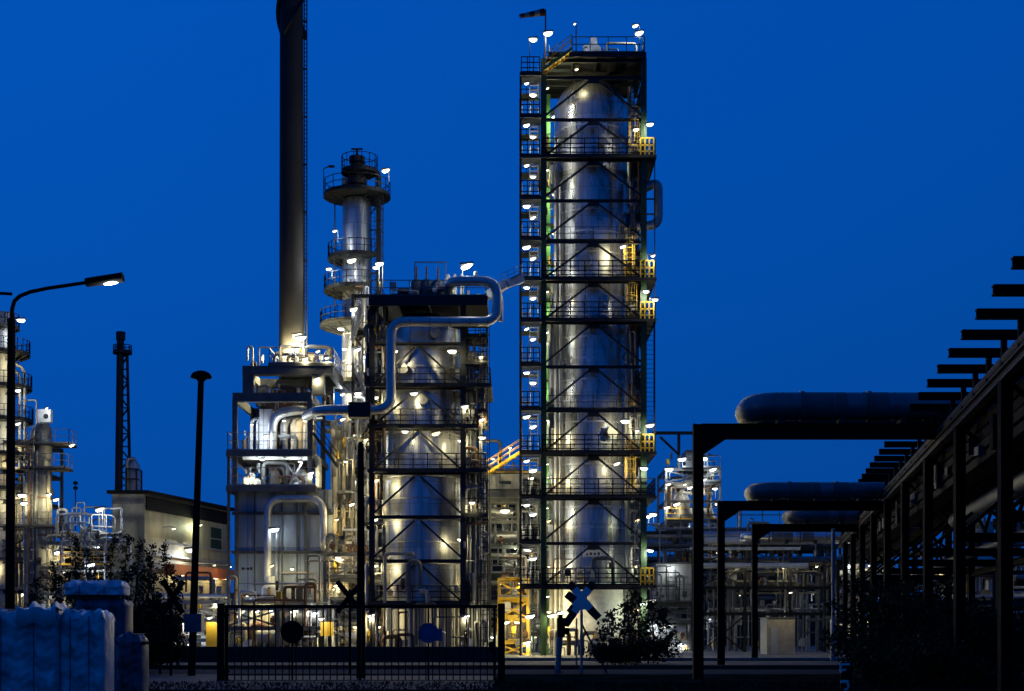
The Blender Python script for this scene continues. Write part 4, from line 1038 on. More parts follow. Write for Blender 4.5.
for px, py, pw in ((72, 445.5, 240), (49, 495, 260), (58, 553, 260), (22, 496, 200), (24, 504, 140)): lamp(l2, (X(px, 120.6), 120.6, Z(py, 120.6)), pw, WARM, 'lens_w', (-.5, .3, 0), 1.15)
process_unit('process_unit', 'yellow-lit tangle of pipes and vessels at the picture edge behind the wrapped loads', 'frame', -14, 40, 124, 6, (618, 590, 560, 527, 500, 470, 440), 41, 'dark', nv=14, nh=8, drums=2, vessels=4, lamps=14, pw=150, cols=(SODA, WARM, SODA), lsize=.8, pm=('pipegrey', 'rust', 'beige', 'alu_dull', 'greysteel'))
process_unit('process_unit', 'low lit pipe frame behind the dark saplings, between edge column and warehouse', 'frame', 38, 112, 121, 6, (618, 592, 566, 541), 42, 'greysteel', nv=16, nh=8, drums=3, vessels=3, lamps=9, pw=120, cols=(COOL, WARM, SODA), pm=('pipegrey', 'rust', 'beige', 'alu_dull'))
wp = thing('pipe_manifold', 'pale galvanised pipe loops and rails in front of the pale warehouse wall', 'pipework', (X(85, 117), 117, 0))
for pts, r_ in (([(55, 541), (55, 514), (77, 514), (115, 515), (115, 545)], .06), ([(69, 545), (69, 516), (78, 516)], .08), ([(78, 512), (79, 530), (95, 530), (104, 534), (104, 600)], .12), ([(84, 600), (84, 526), (112, 527)], .08), ([(62, 560), (62, 522), (90, 522), (90, 548)], .05), ([(96, 556), (96, 538), (120, 538), (120, 560)], .06), ([(60, 541), (130, 541)], .1), ([(50, 571), (150, 571)], .08)):
    MB().path(rounded([(X(a_, 117), 117 + r_ * 3, Z(b_, 117)) for a_, b_ in pts], .5), r_, 10).build('pipe', 'galv', wp)
for px in (58, 84, 104, 128): MB().bar((X(px, 117), 117.6, 0), (X(px, 117), 117.6, Z(541, 117)), .14).build('support_post', 'galv', wp)
clutter(wp, X(56, 117), X(120, 117), 117, 119, [.05, 2.5, Z(545, 117)], 333, 40, pm=('galv', 'pipegrey', 'beige', 'alu_dull'))
for px, py, pw in ((100, 510, 240), (56, 500, 110), (90, 566, 140)): lamp(wp, (X(px, 116.5), 116.5, Z(py, 116.5)), pw, COOL, 'lens_w', (.1, .4, 0), 1.35, post=.9)

wh = thing('warehouse', 'pale ribbed metal warehouse with dark sloping roof, behind the mushroom lamp pole', 'warehouse', (X(112, 120), 120, 0))
A = (X(112, 120), 120); B = (X(144.5, 120), 120); C_ = (X(228, 137), 137); D = (A[0] + C_[0] - B[0], 137)
zt = Z(494, 120)
b = MB(); i = 0
b.v = [(*A, 0), (*B, 0), (*C_, 0), (*D, 0), (*A, zt), (*B, zt), (*C_, zt), (*D, zt)]
b.f = [(0, 3, 2, 1), (4, 5, 6, 7), (0, 1, 5, 4), (1, 2, 6, 5), (2, 3, 7, 6), (3, 0, 4, 7)]
b.build('wall', 'ribbed', wh)
dirw = Vector((C_[0] - B[0], C_[1] - B[1], 0)); lw = dirw.length; dirw.normalize(); nrm = Vector((dirw.y, -dirw.x, 0))
def wq(t0, t1, z0, z1, off, th=.08):
    p = Vector((*B, 0)) + dirw * t0; q = Vector((*B, 0)) + dirw * t1
    m_ = MB(); m_.bar(p + nrm * (off + th / 2) + Vector((0, 0, (z0 + z1) / 2)), q + nrm * (off + th / 2) + Vector((0, 0, (z0 + z1) / 2)), th, z1 - z0); return m_
wq(.2, lw, zt - 1.25, zt - .15, .01).build('clerestory', 'black', wh)
ro = MB(); o_ = .35
ro.v = [(A[0] - o_, 119.7, zt + .01), (B[0] + o_, 119.7, zt + .01), (C_[0] + o_ * 2, 137.3, zt + .01), (D[0], 137.3, zt + .01)]
ro.v += [(x, y, z + .28) for x, y, z in ro.v]; ro.f = list(b.f)
ro.build('roof', 'black', wh)
for t0 in (13.3,):
    f_ = wq(t0, t0 + 2.3, Z(550, 134), Z(528, 134), .012, .06).build('window', 'glass', wh)
    wq(t0 - .1, t0 + 2.4, Z(539.5, 134), Z(538.5, 134), .075, .03).build('frame', 'galv', f_)
wq(3, lw, Z(575.5, 125), Z(565, 125), .3, .9).build('canopy', 'orange', wh)
for t0 in (4, 7.5, 11, 14.5): wq(t0, t0 + .16, .05, Z(573.5, 125), 1.0, .16).build('canopy_post', 'greysteel', wh)
wq(3, lw, Z(544, 125) - .06, Z(544, 125) + .06, .3, .12).build('wall_pipe', 'galv', wh); wq(0, lw, Z(557, 125) - .06, Z(557, 125) + .06, .3, .12).build('wall_pipe', 'galv', wh)
def wl(t0, z, off): 
    p = Vector((*B, 0)) + dirw * t0 + nrm * off; return (p.x, p.y, z)
lamp(wh, wl(9.5, Z(526, 130), .7), 380, GREENW, 'lens_y', (-.5, .1, 0), 1.0)
lamp(wh, wl(7.0, Z(551, 127), .9), 360, COOL, 'lens_w', (-.5, .1, 0), 1.9)
lamp(wh, wl(2.0, Z(530, 123), 1.6), 110, WARM, 'lens_y', (-.9, .1, 0), .6)  # added to lighten the upper wall
for t0 in (4.5, 8, 11.5): lamp(wh, wl(t0, Z(568, 127) + .25, 2.6), 90, WARM, 'lens_y', (-1.2, .1, 0), .5)  # lamps added to light the front face of the canopy
for t0 in (5.5, 8.5, 12.5, 15): lamp(wh, wl(t0, Z(570, 127) - .5, .8), 130, WARM, 'lens_y', (-.3, .1, 0), .8)
process_unit('pipe_rack', 'low galvanised pipe racks with small lamps in front of the warehouse canopy', 'pipe rack', 150, 233, 110, 3, (638, 618, 600), 43, 'galv', nv=6, nh=5, drums=2, vessels=2, lamps=7, pw=130, cols=(WARM, COOL), decks=False)
yb = thing('yellow_skid', 'small yellow painted equipment frame right of the mushroom lamp pole foot', 'equipment', (X(210, 104), 104, 0))
MB().box(X(206, 104), X(217, 104), 104, 105, .5, Z(622, 104)).build('enclosure', 'yellow', yb)
for px in (206, 216.5): MB().bar((X(px, 104), 104.1, 0), (X(px, 104), 104.1, .5), .15).build('leg', 'dark', yb)
lamp(yb, (X(210, 103.4), 103.3, Z(618, 103.4)), 80, WARM, 'lens_w', (0, .4, 0), .8)

fl = thing('flare_tower', 'dark lattice flare tower with a thin flue, behind the warehouse', 'tower', (X(122, 165), 165, 0))
fY = 165
def fp(px, py, dy=0): return (X(px, fY), fY + dy, Z(py, fY))
MB().path([fp(117, 640), fp(120.5, 332)], .46, 14, .40).build('flue', 'dark', fl)
MB().tube(fp(120.7, 332), fp(120.7, 340), .52, 14).build('burner_tip', 'dark', fl)
MB().sector(X(122.5, fY), fY, .3, 1.05, Z(354, fY), Z(352, fY), 0, 2 * pi, 20).build('platform', 'dark', fl)
MB().rail([(X(122.5, fY) + cos(k * pi / 6) * 1.0, fY + sin(k * pi / 6) * 1.0, Z(352, fY)) for k in range(12)], .7, 1.0, .08, True).build('railing', 'dark', fl)
q = MB()
for px0, px1, dy in ((116, 119, 0), (133, 127, .5), (127, 124, 2.5)): q.bar(fp(px0, 640, dy), fp(px1, 354, dy * .5), .2)
npan = 22
for k in range(npan):
    ya = 640 - (640 - 356) * k / npan; yb_ = 640 - (640 - 356) * (k + 1) / npan
    def ex(py, a, b): return b + (a - b) * (py - 354) / 286
    l_, r_ = (119, 133) if k % 2 else (133, 119)
    q.bar(fp(ex(ya, 116, 119) if k % 2 else ex(ya, 133, 127), ya, .2), fp(ex(yb_, 133, 127) if k % 2 else ex(yb_, 116, 119), yb_, .2), .17)
    q.bar(fp(ex(yb_, 116, 119), yb_, .2), fp(ex(yb_, 133, 127), yb_, .2), .14)
q.build('lattice', 'dark', fl)
kd = thing('knockout_drum', 'small white vessel with piping on a dark lattice just right of the flare tower', 'vessel', (X(133, 150), 150, 0))
MB().lathe(X(134, 150), 150, [(.6, Z(500, 150)), (.6, Z(466, 150)), (.3, Z(461, 150)), (.1, Z(457, 150))], 16).build('shell', 'alu_dull', kd)
kq = MB()
for px in (129, 139):
    for dy in (-1, 1): kq.bar((X(px, 150), 150 + dy, 0), (X(px, 150), 150 + dy, Z(470, 150)), .16)
for py in (600, 560, 520, 495, 480, 470):
    kq.bar((X(129, 150), 149, Z(py, 150)), (X(139, 150), 149, Z(py, 150)), .14).bar((X(129, 150), 149, Z(py, 150)), (X(129, 150), 151, Z(py, 150)), .14).bar((X(139, 150), 149, Z(py, 150)), (X(139, 150), 151, Z(py, 150)), .14)
kq.build('support_frame', 'dark', kd)
MB().path(rounded([(X(127, 149.5), 149.5, Z(495, 150)), (X(127, 149.5), 149.5, Z(460, 150)), (X(133, 149.5), 149.8, Z(459, 150))], .4), .2, 8).build('pipe', 'galv', kd)
sig = thing('beacon_mast', 'thin mast with two small dark ball marks standing beyond the white pipe loops', 'mast', (X(75, 150), 150, 0))
MB().tube((X(75.5, 150), 150, 0), (X(75.5, 150), 150, Z(482, 150)), .05, 6).build('mast', 'dark', sig)
for py in (483, 488): MB().lathe(X(75.5, 150), 150, [(.05, Z(py, 150) - .2), (.24, Z(py, 150) - .1), (.24, Z(py, 150) + .1), (.05, Z(py, 150) + .2)], 12).build('ball_mark', 'dark', sig)

# ------------------------------------------------------------------ expansion loop portals
def portal(px, Y, xr, zt, label, wpost=.36, hb=.55):
    x = X(px, Y)
    t = thing('pipe_portal', label, 'portal frame', (x, Y, 0), None)
    MB().ibeam((x, Y, 0), (x, Y, zt), wpost, wpost, up=(1, 0, 0), t=.05).build('post', 'black', t)
    MB().ibeam((x + .19, Y, zt - hb / 2), (xr, Y, zt - hb / 2), .3, hb, t=.05).build('cross_beam', 'black', t)
    g_ = MB(); z0 = zt - hb - .003
    g_.v = [(x + .19, Y - .12, z0), (x + 1.0, Y - .12, z0), (x + .19, Y - .12, z0 - .55), (x + .19, Y + .12, z0), (x + 1.0, Y + .12, z0), (x + .19, Y + .12, z0 - .55)]
    g_.f = [(0, 2, 1), (3, 4, 5), (0, 1, 4, 3), (1, 2, 5, 4), (2, 0, 3, 5)]
    g_.build('haunch', 'black', t)
    return t
ZB = Z(424, 48.7)
RXo = lambda Y: 6.55 + .163 * Y          # long beam of the rack
ZB = Z(424, 54)
portal(698, 54, RXo(54) + 2, ZB, 'tallest-looking black steel portal, its post standing by itself beside the tallest tower')
Z2 = Z(501, 77.3)
portal(721, 77.3, RXo(77.3) + 2, Z2, 'middle black steel portal of the row, second along the rack, thinner in the picture', hb=.5)
Z3 = Z(524, 96)
portal(754.6, 96, RXo(96) + 2, Z3, 'third black portal along the rack, its thin post ahead of the dim pipe bridge', hb=.5)
def exploop(pxl, Y, zc, r, label, m='alu_dull', back=2.6):
    t = thing('expansion_loop', label, 'pipe', (X(pxl, Y), Y, 0))
    xl = X(pxl, Y) + r; xr = RXo(Y) + 1.6
    MB().path(rounded([(xr, Y, zc - 1.9), (xr, Y, zc), (xl + .3, Y, zc), (xl + .3 + .1, Y + back, zc), (xr + .3, Y + back, zc), (xr + .3, Y + back, zc - 1.9)], 1.0, 10), r, 24).build('loop_pipe', m, t)
    n = int((xr - xl) / 1.1)
    for k in range(1, n):
        x = xl + .9 + k * 1.1
        MB().tube((x - .03, Y, zc), (x + .03, Y, zc), r + .014, 24).build('joint_band', 'pipegrey', t)
    for k in range(4):
        x = xl + .35 + .26 * k if k else xl + .62
        if k: MB().tube((x + .45 - .02, Y, zc), (x + .45 + .02, Y, zc), r + .012, 24).build('joint_band', 'pipegrey', t)
    for x in (xl + 2.0, xl + 4.4):
        MB().tube((x - .07, Y, zc), (x + .07, Y, zc), r + .05, 24).build('flange', 'greysteel', t)
    for k, (f0, f1) in enumerate(((.30, .52), (.62, .74))):
        MB().tube((xl + (xr - xl) * f0 * .8, Y, zc), (xl + (xr - xl) * f1 * .8, Y, zc), r + .007, 24).build('jacket_patch', 'greysteel', t)
    for k in range(3):
        x = xl + 1.2 + k * 2.2; MB().box(x - .1, x + .1, Y - .3, Y + .3, zc - r - .16, zc - r * .6).build('saddle', 'dark', t)
    return t
M['looppipe'] = mat('weathered_aluminium', (.17, .185, .205), .42, .4, .45, .8, .15)
exploop(732, 53.9, ZB + .62, .50, 'longest dark blue insulated pipe loop lying on top of the first portal', 'looppipe')
exploop(742, 77.1, Z2 + .52, .43, 'shorter insulated pipe loop resting on the second portal', 'looppipe')
exploop(781, 95.2, Z3 + .52, .42, 'stubby insulated pipe loop end on the third portal, low over the pipe bridge', 'looppipe')
exploop(738, 116.0, Z(537, 116), .36, 'farthest thin blue-lit pipe loop just above the dim pipe bridge', 'alu')

# ------------------------------------------------------------------ the long pipe rack at the right
rk = thing('pipe_rack', 'long black steel pipe rack receding along the site, with ladder-like cross arms along its top', 'pipe rack', (12, 30, 0))
y0_, y1_ = 4.0, 118.0
HB = EYE + 7.0
M['rackbeam'] = mat('weathered_grey_beam', (.085, .075, .062), .75, 0, .5, 2.5, .3)
MB().ibeam((RXo(y0_), y0_, HB - .2), (RXo(y1_), y1_, HB - .2), .26, .34, t=.05).build('long_beam', 'rackbeam', rk)
MB().ibeam((RXo(y0_) + 4.2, y0_, HB - .2), (RXo(y1_) + 4.2, y1_, HB - .2), .26, .34, t=.05).build('long_beam', 'black', rk)
MB().ibeam((RXo(y0_) + 4.2, y0_, 4.6), (RXo(y1_) + 4.2, y1_, 4.6), .2, .3, t=.05).build('long_beam', 'black', rk)
Y = 29.4 - 2.58 * 7; k = 0
ZS = EYE + 8.0
while Y < 116:
    x = 5.55 + .16 * Y
    MB().ibeam((x, Y, ZS - .13), (x + 5.4, Y, ZS - .13), .2, .25, t=.05).build('cross_arm', 'black', rk)
    m_ = MB()
    for xx in (RXo(Y), RXo(Y) + 4.2): m_.bar((xx, Y, HB - .03), (xx, Y, ZS - .26), .14)
    m_.bar((RXo(Y), Y, HB - .1), (RXo(Y) + 4.2, Y, HB - .1), .12)
    m_.build('arm_support', 'black', rk)
    Y += 2.58; k += 1
Y = 30.6 - 8.9 * 2
while Y < 116:
    for off in (0, 4.2):
        MB().ibeam((RXo(Y) + off, Y, 0), (RXo(Y) + off, Y, HB - .38), .3, .32, up=(1, 0, 0), t=.05).build('post', 'black', rk)
    MB().ibeam((RXo(Y) + .2, Y, 4.75), (RXo(Y) + 4.0, Y, 4.75), .2, .3, t=.05).build('cross_beam', 'black', rk)
    MB().bar((RXo(Y) + .2, Y, 5.0), (RXo(Y) + 4.0, Y, HB - .5), .12).bar((RXo(Y) + 4.0, Y + .02, 5.0), (RXo(Y) + .2, Y + .02, HB - .5), .12).build('cross_brace', 'black', rk)
    if Y < 90:
        yb_ = Y + 8.9
        MB().bar((RXo(Y) + 4.2, Y, 4.7), (RXo(yb_) + 4.2, yb_, HB - .5), .13).bar((RXo(Y) + 4.2, Y, HB - .5), (RXo(yb_) + 4.2, yb_, 4.7), .13).build('side_brace', 'black', rk)
    Y += 8.9
M['cabletray'] = mat('cable_tray', (.05, .052, .055), .6, .5)
def along(name, label, off, z, r, m, ya=y0_, yb=y1_, n=16, cat='pipe'):
    t = MB().path([(RXo(ya) + off, ya, z), (RXo((ya + yb) / 2) + off, (ya + yb) / 2, z), (RXo(yb) + off, yb, z)], r, n).build(name, m, None, (RXo(ya) + off, ya, z))
    tag(t, label, cat)
along('pipe', 'thick grey pipe running inside the black rack at mid height, sky behind it', 2.0, 6.45, .36, 'pipegrey', y0_, 64)
along('pipe', 'slim weathered pipe lying on the long grey beam, under the cross arms', .08, HB + .22, .16, 'rackbeam')
along('pipe', 'second silver pipe deeper under the cross arms of the black rack', .62, HB + .38, .36, 'crinkle')
along('pipe', 'dark slim pipe lowest on the rack beams, next to the thick grey pipe', 3.2, 5.25, .2, 'pipegrey')
along('pipe', 'dark pipe at the far side under the cross arms', 1.5, HB + .35, .36, 'pipegrey')
for k, (off, z, wd) in enumerate(((.5, 8.12, .9), (.5, 7.75, .9), (.45, 7.38, .9), (.5, 7.02, .8), (2.0, 8.05, 1.1), (2.0, 7.65, 1.1), (2.1, 7.25, 1.0), (3.3, 7.9, .7), (3.3, 7.5, .7))):
    m_ = MB()
    p_, q_ = (RXo(y0_) + off, y0_, z), (RXo(y1_) + off, y1_, z)
    d_ = Vector((wd, 0, 0))
    m_.bar(Vector(p_) + d_ / 2, Vector(q_) + d_ / 2, wd, .03)
    m_.bar(Vector(p_) + Vector((0, 0, .13)), Vector(q_) + Vector((0, 0, .13)), .03, .26).bar(Vector(p_) + d_ + Vector((0, 0, .13)), Vector(q_) + d_ + Vector((0, 0, .13)), .03, .26)
    for j in range(5): m_.tube(Vector(p_) + d_ * (.12 + .18 * j) + Vector((0, 0, .1 + .05 * (j % 2))), Vector(q_) + d_ * (.12 + .18 * j) + Vector((0, 0, .1 + .05 * (j % 2))), .06, 6)
    m_.build('cable_tray', 'black', rk)
rq = random.Random(3)
for k in range(26):
    Yk = rq.uniform(36, 85); m_ = MB().box(RXo(Yk) + .3, RXo(Yk) + rq.uniform(.5, .9), Yk, Yk + rq.uniform(.2, .6), 7.0 + rq.uniform(0, .6), 7.4 + rq.uniform(0, .8))
    m_.build('junction_box', rq.choice(('black', 'dark', 'greysteel')), rk)
process_unit('pipe_structure', 'dim cluttered pipe frame glimpsed through the posts of the black rack', 'frame', 930, 1060, 92, 6, (640, 600, 570, 548), 51, 'dark', nv=14, nh=10, drums=3, vessels=3, lamps=3, pw=70, cols=(WARM,), decks=False, lsize=.4, pm=('white', 'galv', 'pipegrey', 'alu'))
process_unit('pipe_structure', 'dim pipe frame with tiny lamps beneath the far end of the black rack', 'frame', 838, 900, 118, 5, (615, 580, 560), 52, 'dark', nv=8, nh=8, drums=2, vessels=2, lamps=4, pw=60, cols=(WARM, COOL), decks=False, lsize=.5)
pp = thing('lamp_pole', 'pale round unlit pole standing between the dim hut and the dark bushes', 'pole', (X(833.3, 90), 90, 0))
MB().path([(X(833.3, 90), 90, 0), (X(833.3, 90), 90, Z(530, 90))], .13, 14, .11).build('shaft', 'galv', pp)
MB().lathe(X(833.3, 90), 90, [(.2, 0), (.2, .3), (.13, .35)], 14).build('base_sleeve', 'galv', pp)
MB().lathe(X(833.3, 90), 90, [(.13, Z(530, 90)), (.14, Z(530, 90) + .04), (.03, Z(530, 90) + .1)], 14).build('cap', 'galv', pp)

# ------------------------------------------------------------------ gate
GY = 52.0
gt = thing('sliding_gate', 'wide black barred steel gate with round sign plates across the plant entrance', 'gate', (X(361, GY), GY, 0))
gxl, gxr = X(221, GY), X(501, GY)
zt, zb = Z(605, GY), Z(680, GY)
for px in (221, 501.5): MB().box(X(px, GY) - .12, X(px, GY) + .12, GY - .12, GY + .12, 0, Z(603.5, GY)).build('gate_post', 'black', gt)
fr = MB()
for z, h in ((zt, .11), (zb, .14), (Z(674, GY), .05)): fr.bar((gxl + .13, GY, z - h / 2), (gxr - .13, GY, z - h / 2), .07, h)
for px in (226.5, 360, 494.5): fr.bar((X(px, GY), GY, zb), (X(px, GY), GY, zt - .11), .09)
fr.build('gate_frame', 'black', gt)
n = 41
for k in range(1, n):
    x = gxl + (gxr - gxl) * k / n
    MB().bar((x, GY, zb), (x, GY, zt - .11), .035).build('bar', 'black', gt)
for zq in (zt - .35, zb + .3):
    MB().tube((gxl + .17, GY - .02, zq - .1), (gxl + .17, GY - .02, zq + .1), .05, 10).box(gxl + .1, gxl + .3, GY - .03, GY - .0, zq - .04, zq + .04).build('hinge', 'black', gt)
MB().box(gxr - .42, gxr - .18, GY - .09, GY + .09, 1.0, 1.35).build('lock_box', 'black', gt)
for px, py, r_, m_ in ((292.5, 632, .39, 'black'), (428.5, 633, .35, 'signblue')):
    x, z = X(px, GY), Z(py, GY)
    sg_ = MB().tube((x, GY - .1, z), (x, GY - .075, z), r_, 28).build('round_sign', m_, gt)
    rim = MB(); ring_ = [(x + cos(a_ * pi / 14) * (r_ - .01), GY - .105, z + sin(a_ * pi / 14) * (r_ - .01)) for a_ in range(29)]
    rim.path(ring_, .016, 6).build('rim', 'black' if m_ == 'black' else 'filmdark', sg_)
    MB().bar((x, GY - .05, zb), (x, GY - .05, zt), .06).build('sign_post', 'black', gt)
x = X(438.5, GY); MB().box(x - .13, x + .13, GY - .11, GY - .08, Z(641, GY), Z(629, GY)).build('small_plate', 'signblue', gt)
yx = thing('hydrant_cabinet', 'bright yellow double box on a pole, lit from above, seen through the gate', 'cabinet', (X(327, 98), 98, 0))
MB().box(X(320.5, 98), X(327.8, 98), 98, 98.5, Z(636, 98), Z(622, 98)).build('door', 'yellow', yx)
MB().box(X(328.3, 98), X(333, 98), 98, 98.5, Z(636, 98), Z(622, 98)).build('door', 'yellow', yx)
MB().bar((X(327.8, 98), 98.6, 0), (X(327.8, 98), 98.6, Z(619, 98)), .12).build('pole', 'dark', yx)
lamp(yx, (X(321.5, 97), 97.0, Z(619, 97)), 130, WARM, 'lens_w', (.2, .8, 0), 1.0)
yx2 = MB().box(-60, X(503, 84), 84, 84.25, 0, .88)
tag(yx2.build('low_wall', 'flue', None, (-30, 84, 0)), 'long low dark concrete wall running to the gate from behind the wrapped loads', 'wall')

# ------------------------------------------------------------------ crossing signs
def andreas(px, py, Y, label, m_in, m_tip, sc_=1.0, lower=False, tilt=0, turn=0.0, zbase=0, pm='galv', brace=False):
    x, z = X(px, Y), Z(py, Y)
    t = thing('crossing_sign', label, 'sign', (x, Y, 0))
    ct, sn = cos(turn), sin(turn)
    def P(u, v, d=0): return (x + u * ct + d * sn, Y + u * sn - d * ct, z + v)
    def arm(p, q, d, name, tips=True):
        p = Vector((p[0], 0, p[1])); q = Vector((q[0], 0, q[1]))
        a_, b_ = p.lerp(q, .2 if tips != 'one' else 0), p.lerp(q, .8 if tips != 'one' else .55)
        m_ = MB().bar(P(a_.x, a_.z, d), P(b_.x, b_.z, d), .025, (.31 if lower else .2) * sc_, up=(-(q.z - p.z) * ct, 0, (q.x - p.x))); o = m_.build(name, m_in, t)
        for s_, e in ((p, a_), (b_, q)):
            if (s_ - e).length < .01: continue
            MB().bar(P(s_.x, s_.z, d), P(e.x, e.z, d), .025, (.31 if lower else .2) * sc_, up=(-(q.z - p.z) * ct, 0, (q.x - p.x))).build('red_tip', m_tip, o)
    h = .60 * sc_
    arm((-h * .82, h), (h * .82, -h), .10, 'sign_arm'); arm((h * .82, h), (-h * .82, -h), .13, 'sign_arm')
    if lower:
        arm((.1, .0), (-.62 * sc_, -1.02 * sc_), .16, 'lower_arm', 'one'); arm((-.1, .0), (.68 * sc_, -.80 * sc_), .19, 'lower_arm', 'one')
        arm((.12, -.42 * sc_), (-.60 * sc_, .16 * sc_), .22, 'lower_arm', 'one')
    MB().tube((x, Y, zbase), (x, Y, z + .3), .055, 10).build('post', pm, t)
    if brace: MB().tube((x + 1.05, Y, 0), (x + .02, Y + .03, 2.0), .04, 8).build('stay', 'dark', t)
    return t
andreas(581.5, 598, 60.5, 'white diagonal-cross railway crossing sign with dark tips on a pale post', 'signwhite', 'signred', 1.02, True, pm='galv', brace=True)
andreas(350, 597, 58.5, 'black back of a cross-shaped railway sign beside the concrete pole at the gate', 'black', 'black', 1.0, pm='black')
andreas(171, 597, 58.0, 'black cross-shaped railway sign turned edge-on beside the mushroom lamp pole', 'black', 'black', 1.05, turn=.95, pm='black')
sp = thing('thin_post', 'thin pale post standing close beside the white crossing sign', 'post', (X(576.5, 62), 62, 0))
MB().tube((X(576.5, 62), 62, 0), (X(576.5, 62), 62, Z(618, 62)), .035, 8).build('shaft', 'galv', sp)
MB().lathe(X(576.5, 62), 62, [(.06, 0), (.06, .1), (.035, .12)], 8).build('foot', 'galv', sp)
sg = thing('crossing_signal', 'dark hooded crossing signal head on a pale blue-grey post left of the white crossing sign', 'signal', (X(559, 61), 61, 0))
sxx = X(560, 61)
MB().tube((X(557.5, 61), 61, 0), (sxx, 61, Z(634, 61)), .12, 12).build('post', 'galv', sg)
MB().box(sxx - .12, sxx + .2, 60.8, 61.2, Z(637, 61), Z(618, 61)).build('signal_head', 'black', sg)
for py in (623, 631): MB().tube((sxx + .2, 61, Z(py, 61)), (sxx + .38, 61, Z(py, 61) - .03), .14, 12).build('hood', 'black', sg)
MB().box(sxx - .06, sxx + .1, 60.9, 61.1, Z(618, 61) + .002, Z(614.5, 61)).build('bell', 'black', sg)

# ------------------------------------------------------------------ lamp poles
sl_ = thing('street_lamp', 'tall black street lamp with long curved arm and one glowing flat head', 'street lamp', (X(10, 45), 45, 0))
LY = 45.0
MB().path([(X(9.5, LY), LY, 0), (X(11.6, LY), LY, Z(319, LY))], .15, 16, .115).build('pole', 'black', sl_)
arm_px = [(11.8, 322), (12.2, 309), (14.5, 301), (20, 296), (30, 292), (48, 288.2), (70, 285), (90, 282)]
MB().path([(X(a_, LY), LY, Z(b_, LY)) for a_, b_ in arm_px], .065, 12, .055).build('curved_arm', 'black', sl_)
hd = MB(); a_ = Vector((X(86, LY), LY, Z(282.6, LY))); b_ = Vector((X(123, LY), LY, Z(277.2, LY)))
hd.path([a_, a_.lerp(b_, .06), a_.lerp(b_, .3), a_.lerp(b_, .93), b_], .13, 14, .15)
hd.v = [(x, LY + (y - LY) * 1.25, z) for x, y, z in hd.v]
hd = hd.build('lamp_head', 'black', sl_)
ln = MB(); c0 = a_.lerp(b_, .68) - Vector((0, 0, .125)); d_ = (b_ - a_).normalized()
ln.lathe(0, 0, [(.02, -.5), (.6, -.42), (.9, -.2), (1, .1)], 20)
ln.v = [tuple(c0 + d_ * (x_ * .29) + Vector((0, y_ * .13, z_ * .16 + .03))) for x_, y_, z_ in ln.v]
ln.build('lens', 'lens_s', hd)
point(sl_, c0 - Vector((0, 0, .2)), 60, (.9, 1, .95), .12)
s2 = thing('street_lamp', 'end of another street lamp arm poking in at the picture edge above the curved lamp', 'street lamp', (X(-14, 47), 47, 0))
MB().path([(X(-14, 47), 47, 0), (X(-14, 47), 47, Z(300, 47))], .14, 12, .11).build('pole', 'black', s2)
MB().path([(X(-14, 47), 47, Z(302, 47)), (X(-10, 47), 47, Z(295, 47)), (X(1, 47), 47, Z(293.3, 47)), (X(12, 47), 47, Z(294, 47))], .05, 10).build('curved_arm', 'black', s2)
ml = thing('mushroom_lamp', 'unlit black pole with mushroom cap lamp, slightly leaning, in front of the warehouse', 'street lamp', (X(192, 58), 58, 0))
MB().path([(X(191.5, 58), 58, 0), (X(201, 58), 58, Z(380, 58))], .155, 14, .12).build('pole', 'black', ml)
MB().lathe(X(201.2, 58), 58, [(.15, Z(381, 58)), (.2, Z(379, 58)), (.40, Z(378, 58)), (.41, Z(376.5, 58)), (.33, Z(373, 58)), (.15, Z(371, 58)), (.02, Z(370.6, 58))], 22).build('lamp_cap', 'black', ml)
MB().box(X(185.5, 58), X(203, 58), 57.7, 58.25, Z(632, 58), Z(614, 58)).build('pole_cabinet', 'filmdark', ml)
cp = thing('concrete_pole', 'thick dark round pole rising above the middle of the gate', 'pole', (X(361, 55), 55, 0))
MB().path([(X(361, 55), 55, 0), (X(360.8, 55), 55, Z(444, 55))], .175, 16, .11).build('shaft', 'black', cp)
MB().path([(X(360.8, 55), 55, Z(444, 55)), (X(360.8, 55), 55, Z(442.5, 55)), (X(360.9, 55), 55, Z(441.6, 55))], .11, 14, .03).build('cap', 'black', cp)
mp_ = thing('marker_post', 'low black railway marker post carrying two small white number plates', 'marker', (X(846, 42.5), 42.5, 0))
MB().box(X(841, 42.5), X(852, 42.5), 42.5, 42.56, .0, Z(662, 42.5)).build('board', 'black', mp_)
def glyph(bars, name):
    m_ = MB()
    for (ax1, ay1, ax2, ay2, w_) in bars:
        m_.bar((X(ax1, 42.4), 42.46, Z(ay1, 42.4)), (X(ax2, 42.4), 42.46, Z(ay2, 42.4)), .02, w_ / 35.3, up=(0.01, 0, 1) if abs(ay1 - ay2) < abs(ax1 - ax2) else (1, 0, .01))
    m_.build(name, 'signwhite', mp_)
glyph([(841.2, 663.2, 841.2, 672.8, 2.2), (842.5, 664.3, 850.6, 664.3, 2.2), (842.5, 670.5, 846.5, 669.5, 2.0)], 'white_mark')
glyph([(840.8, 681.5, 849, 681.5, 2.8), (848.2, 683, 849.2, 688, 2.2), (849, 688, 844, 690.5, 2.0)], 'white_mark')

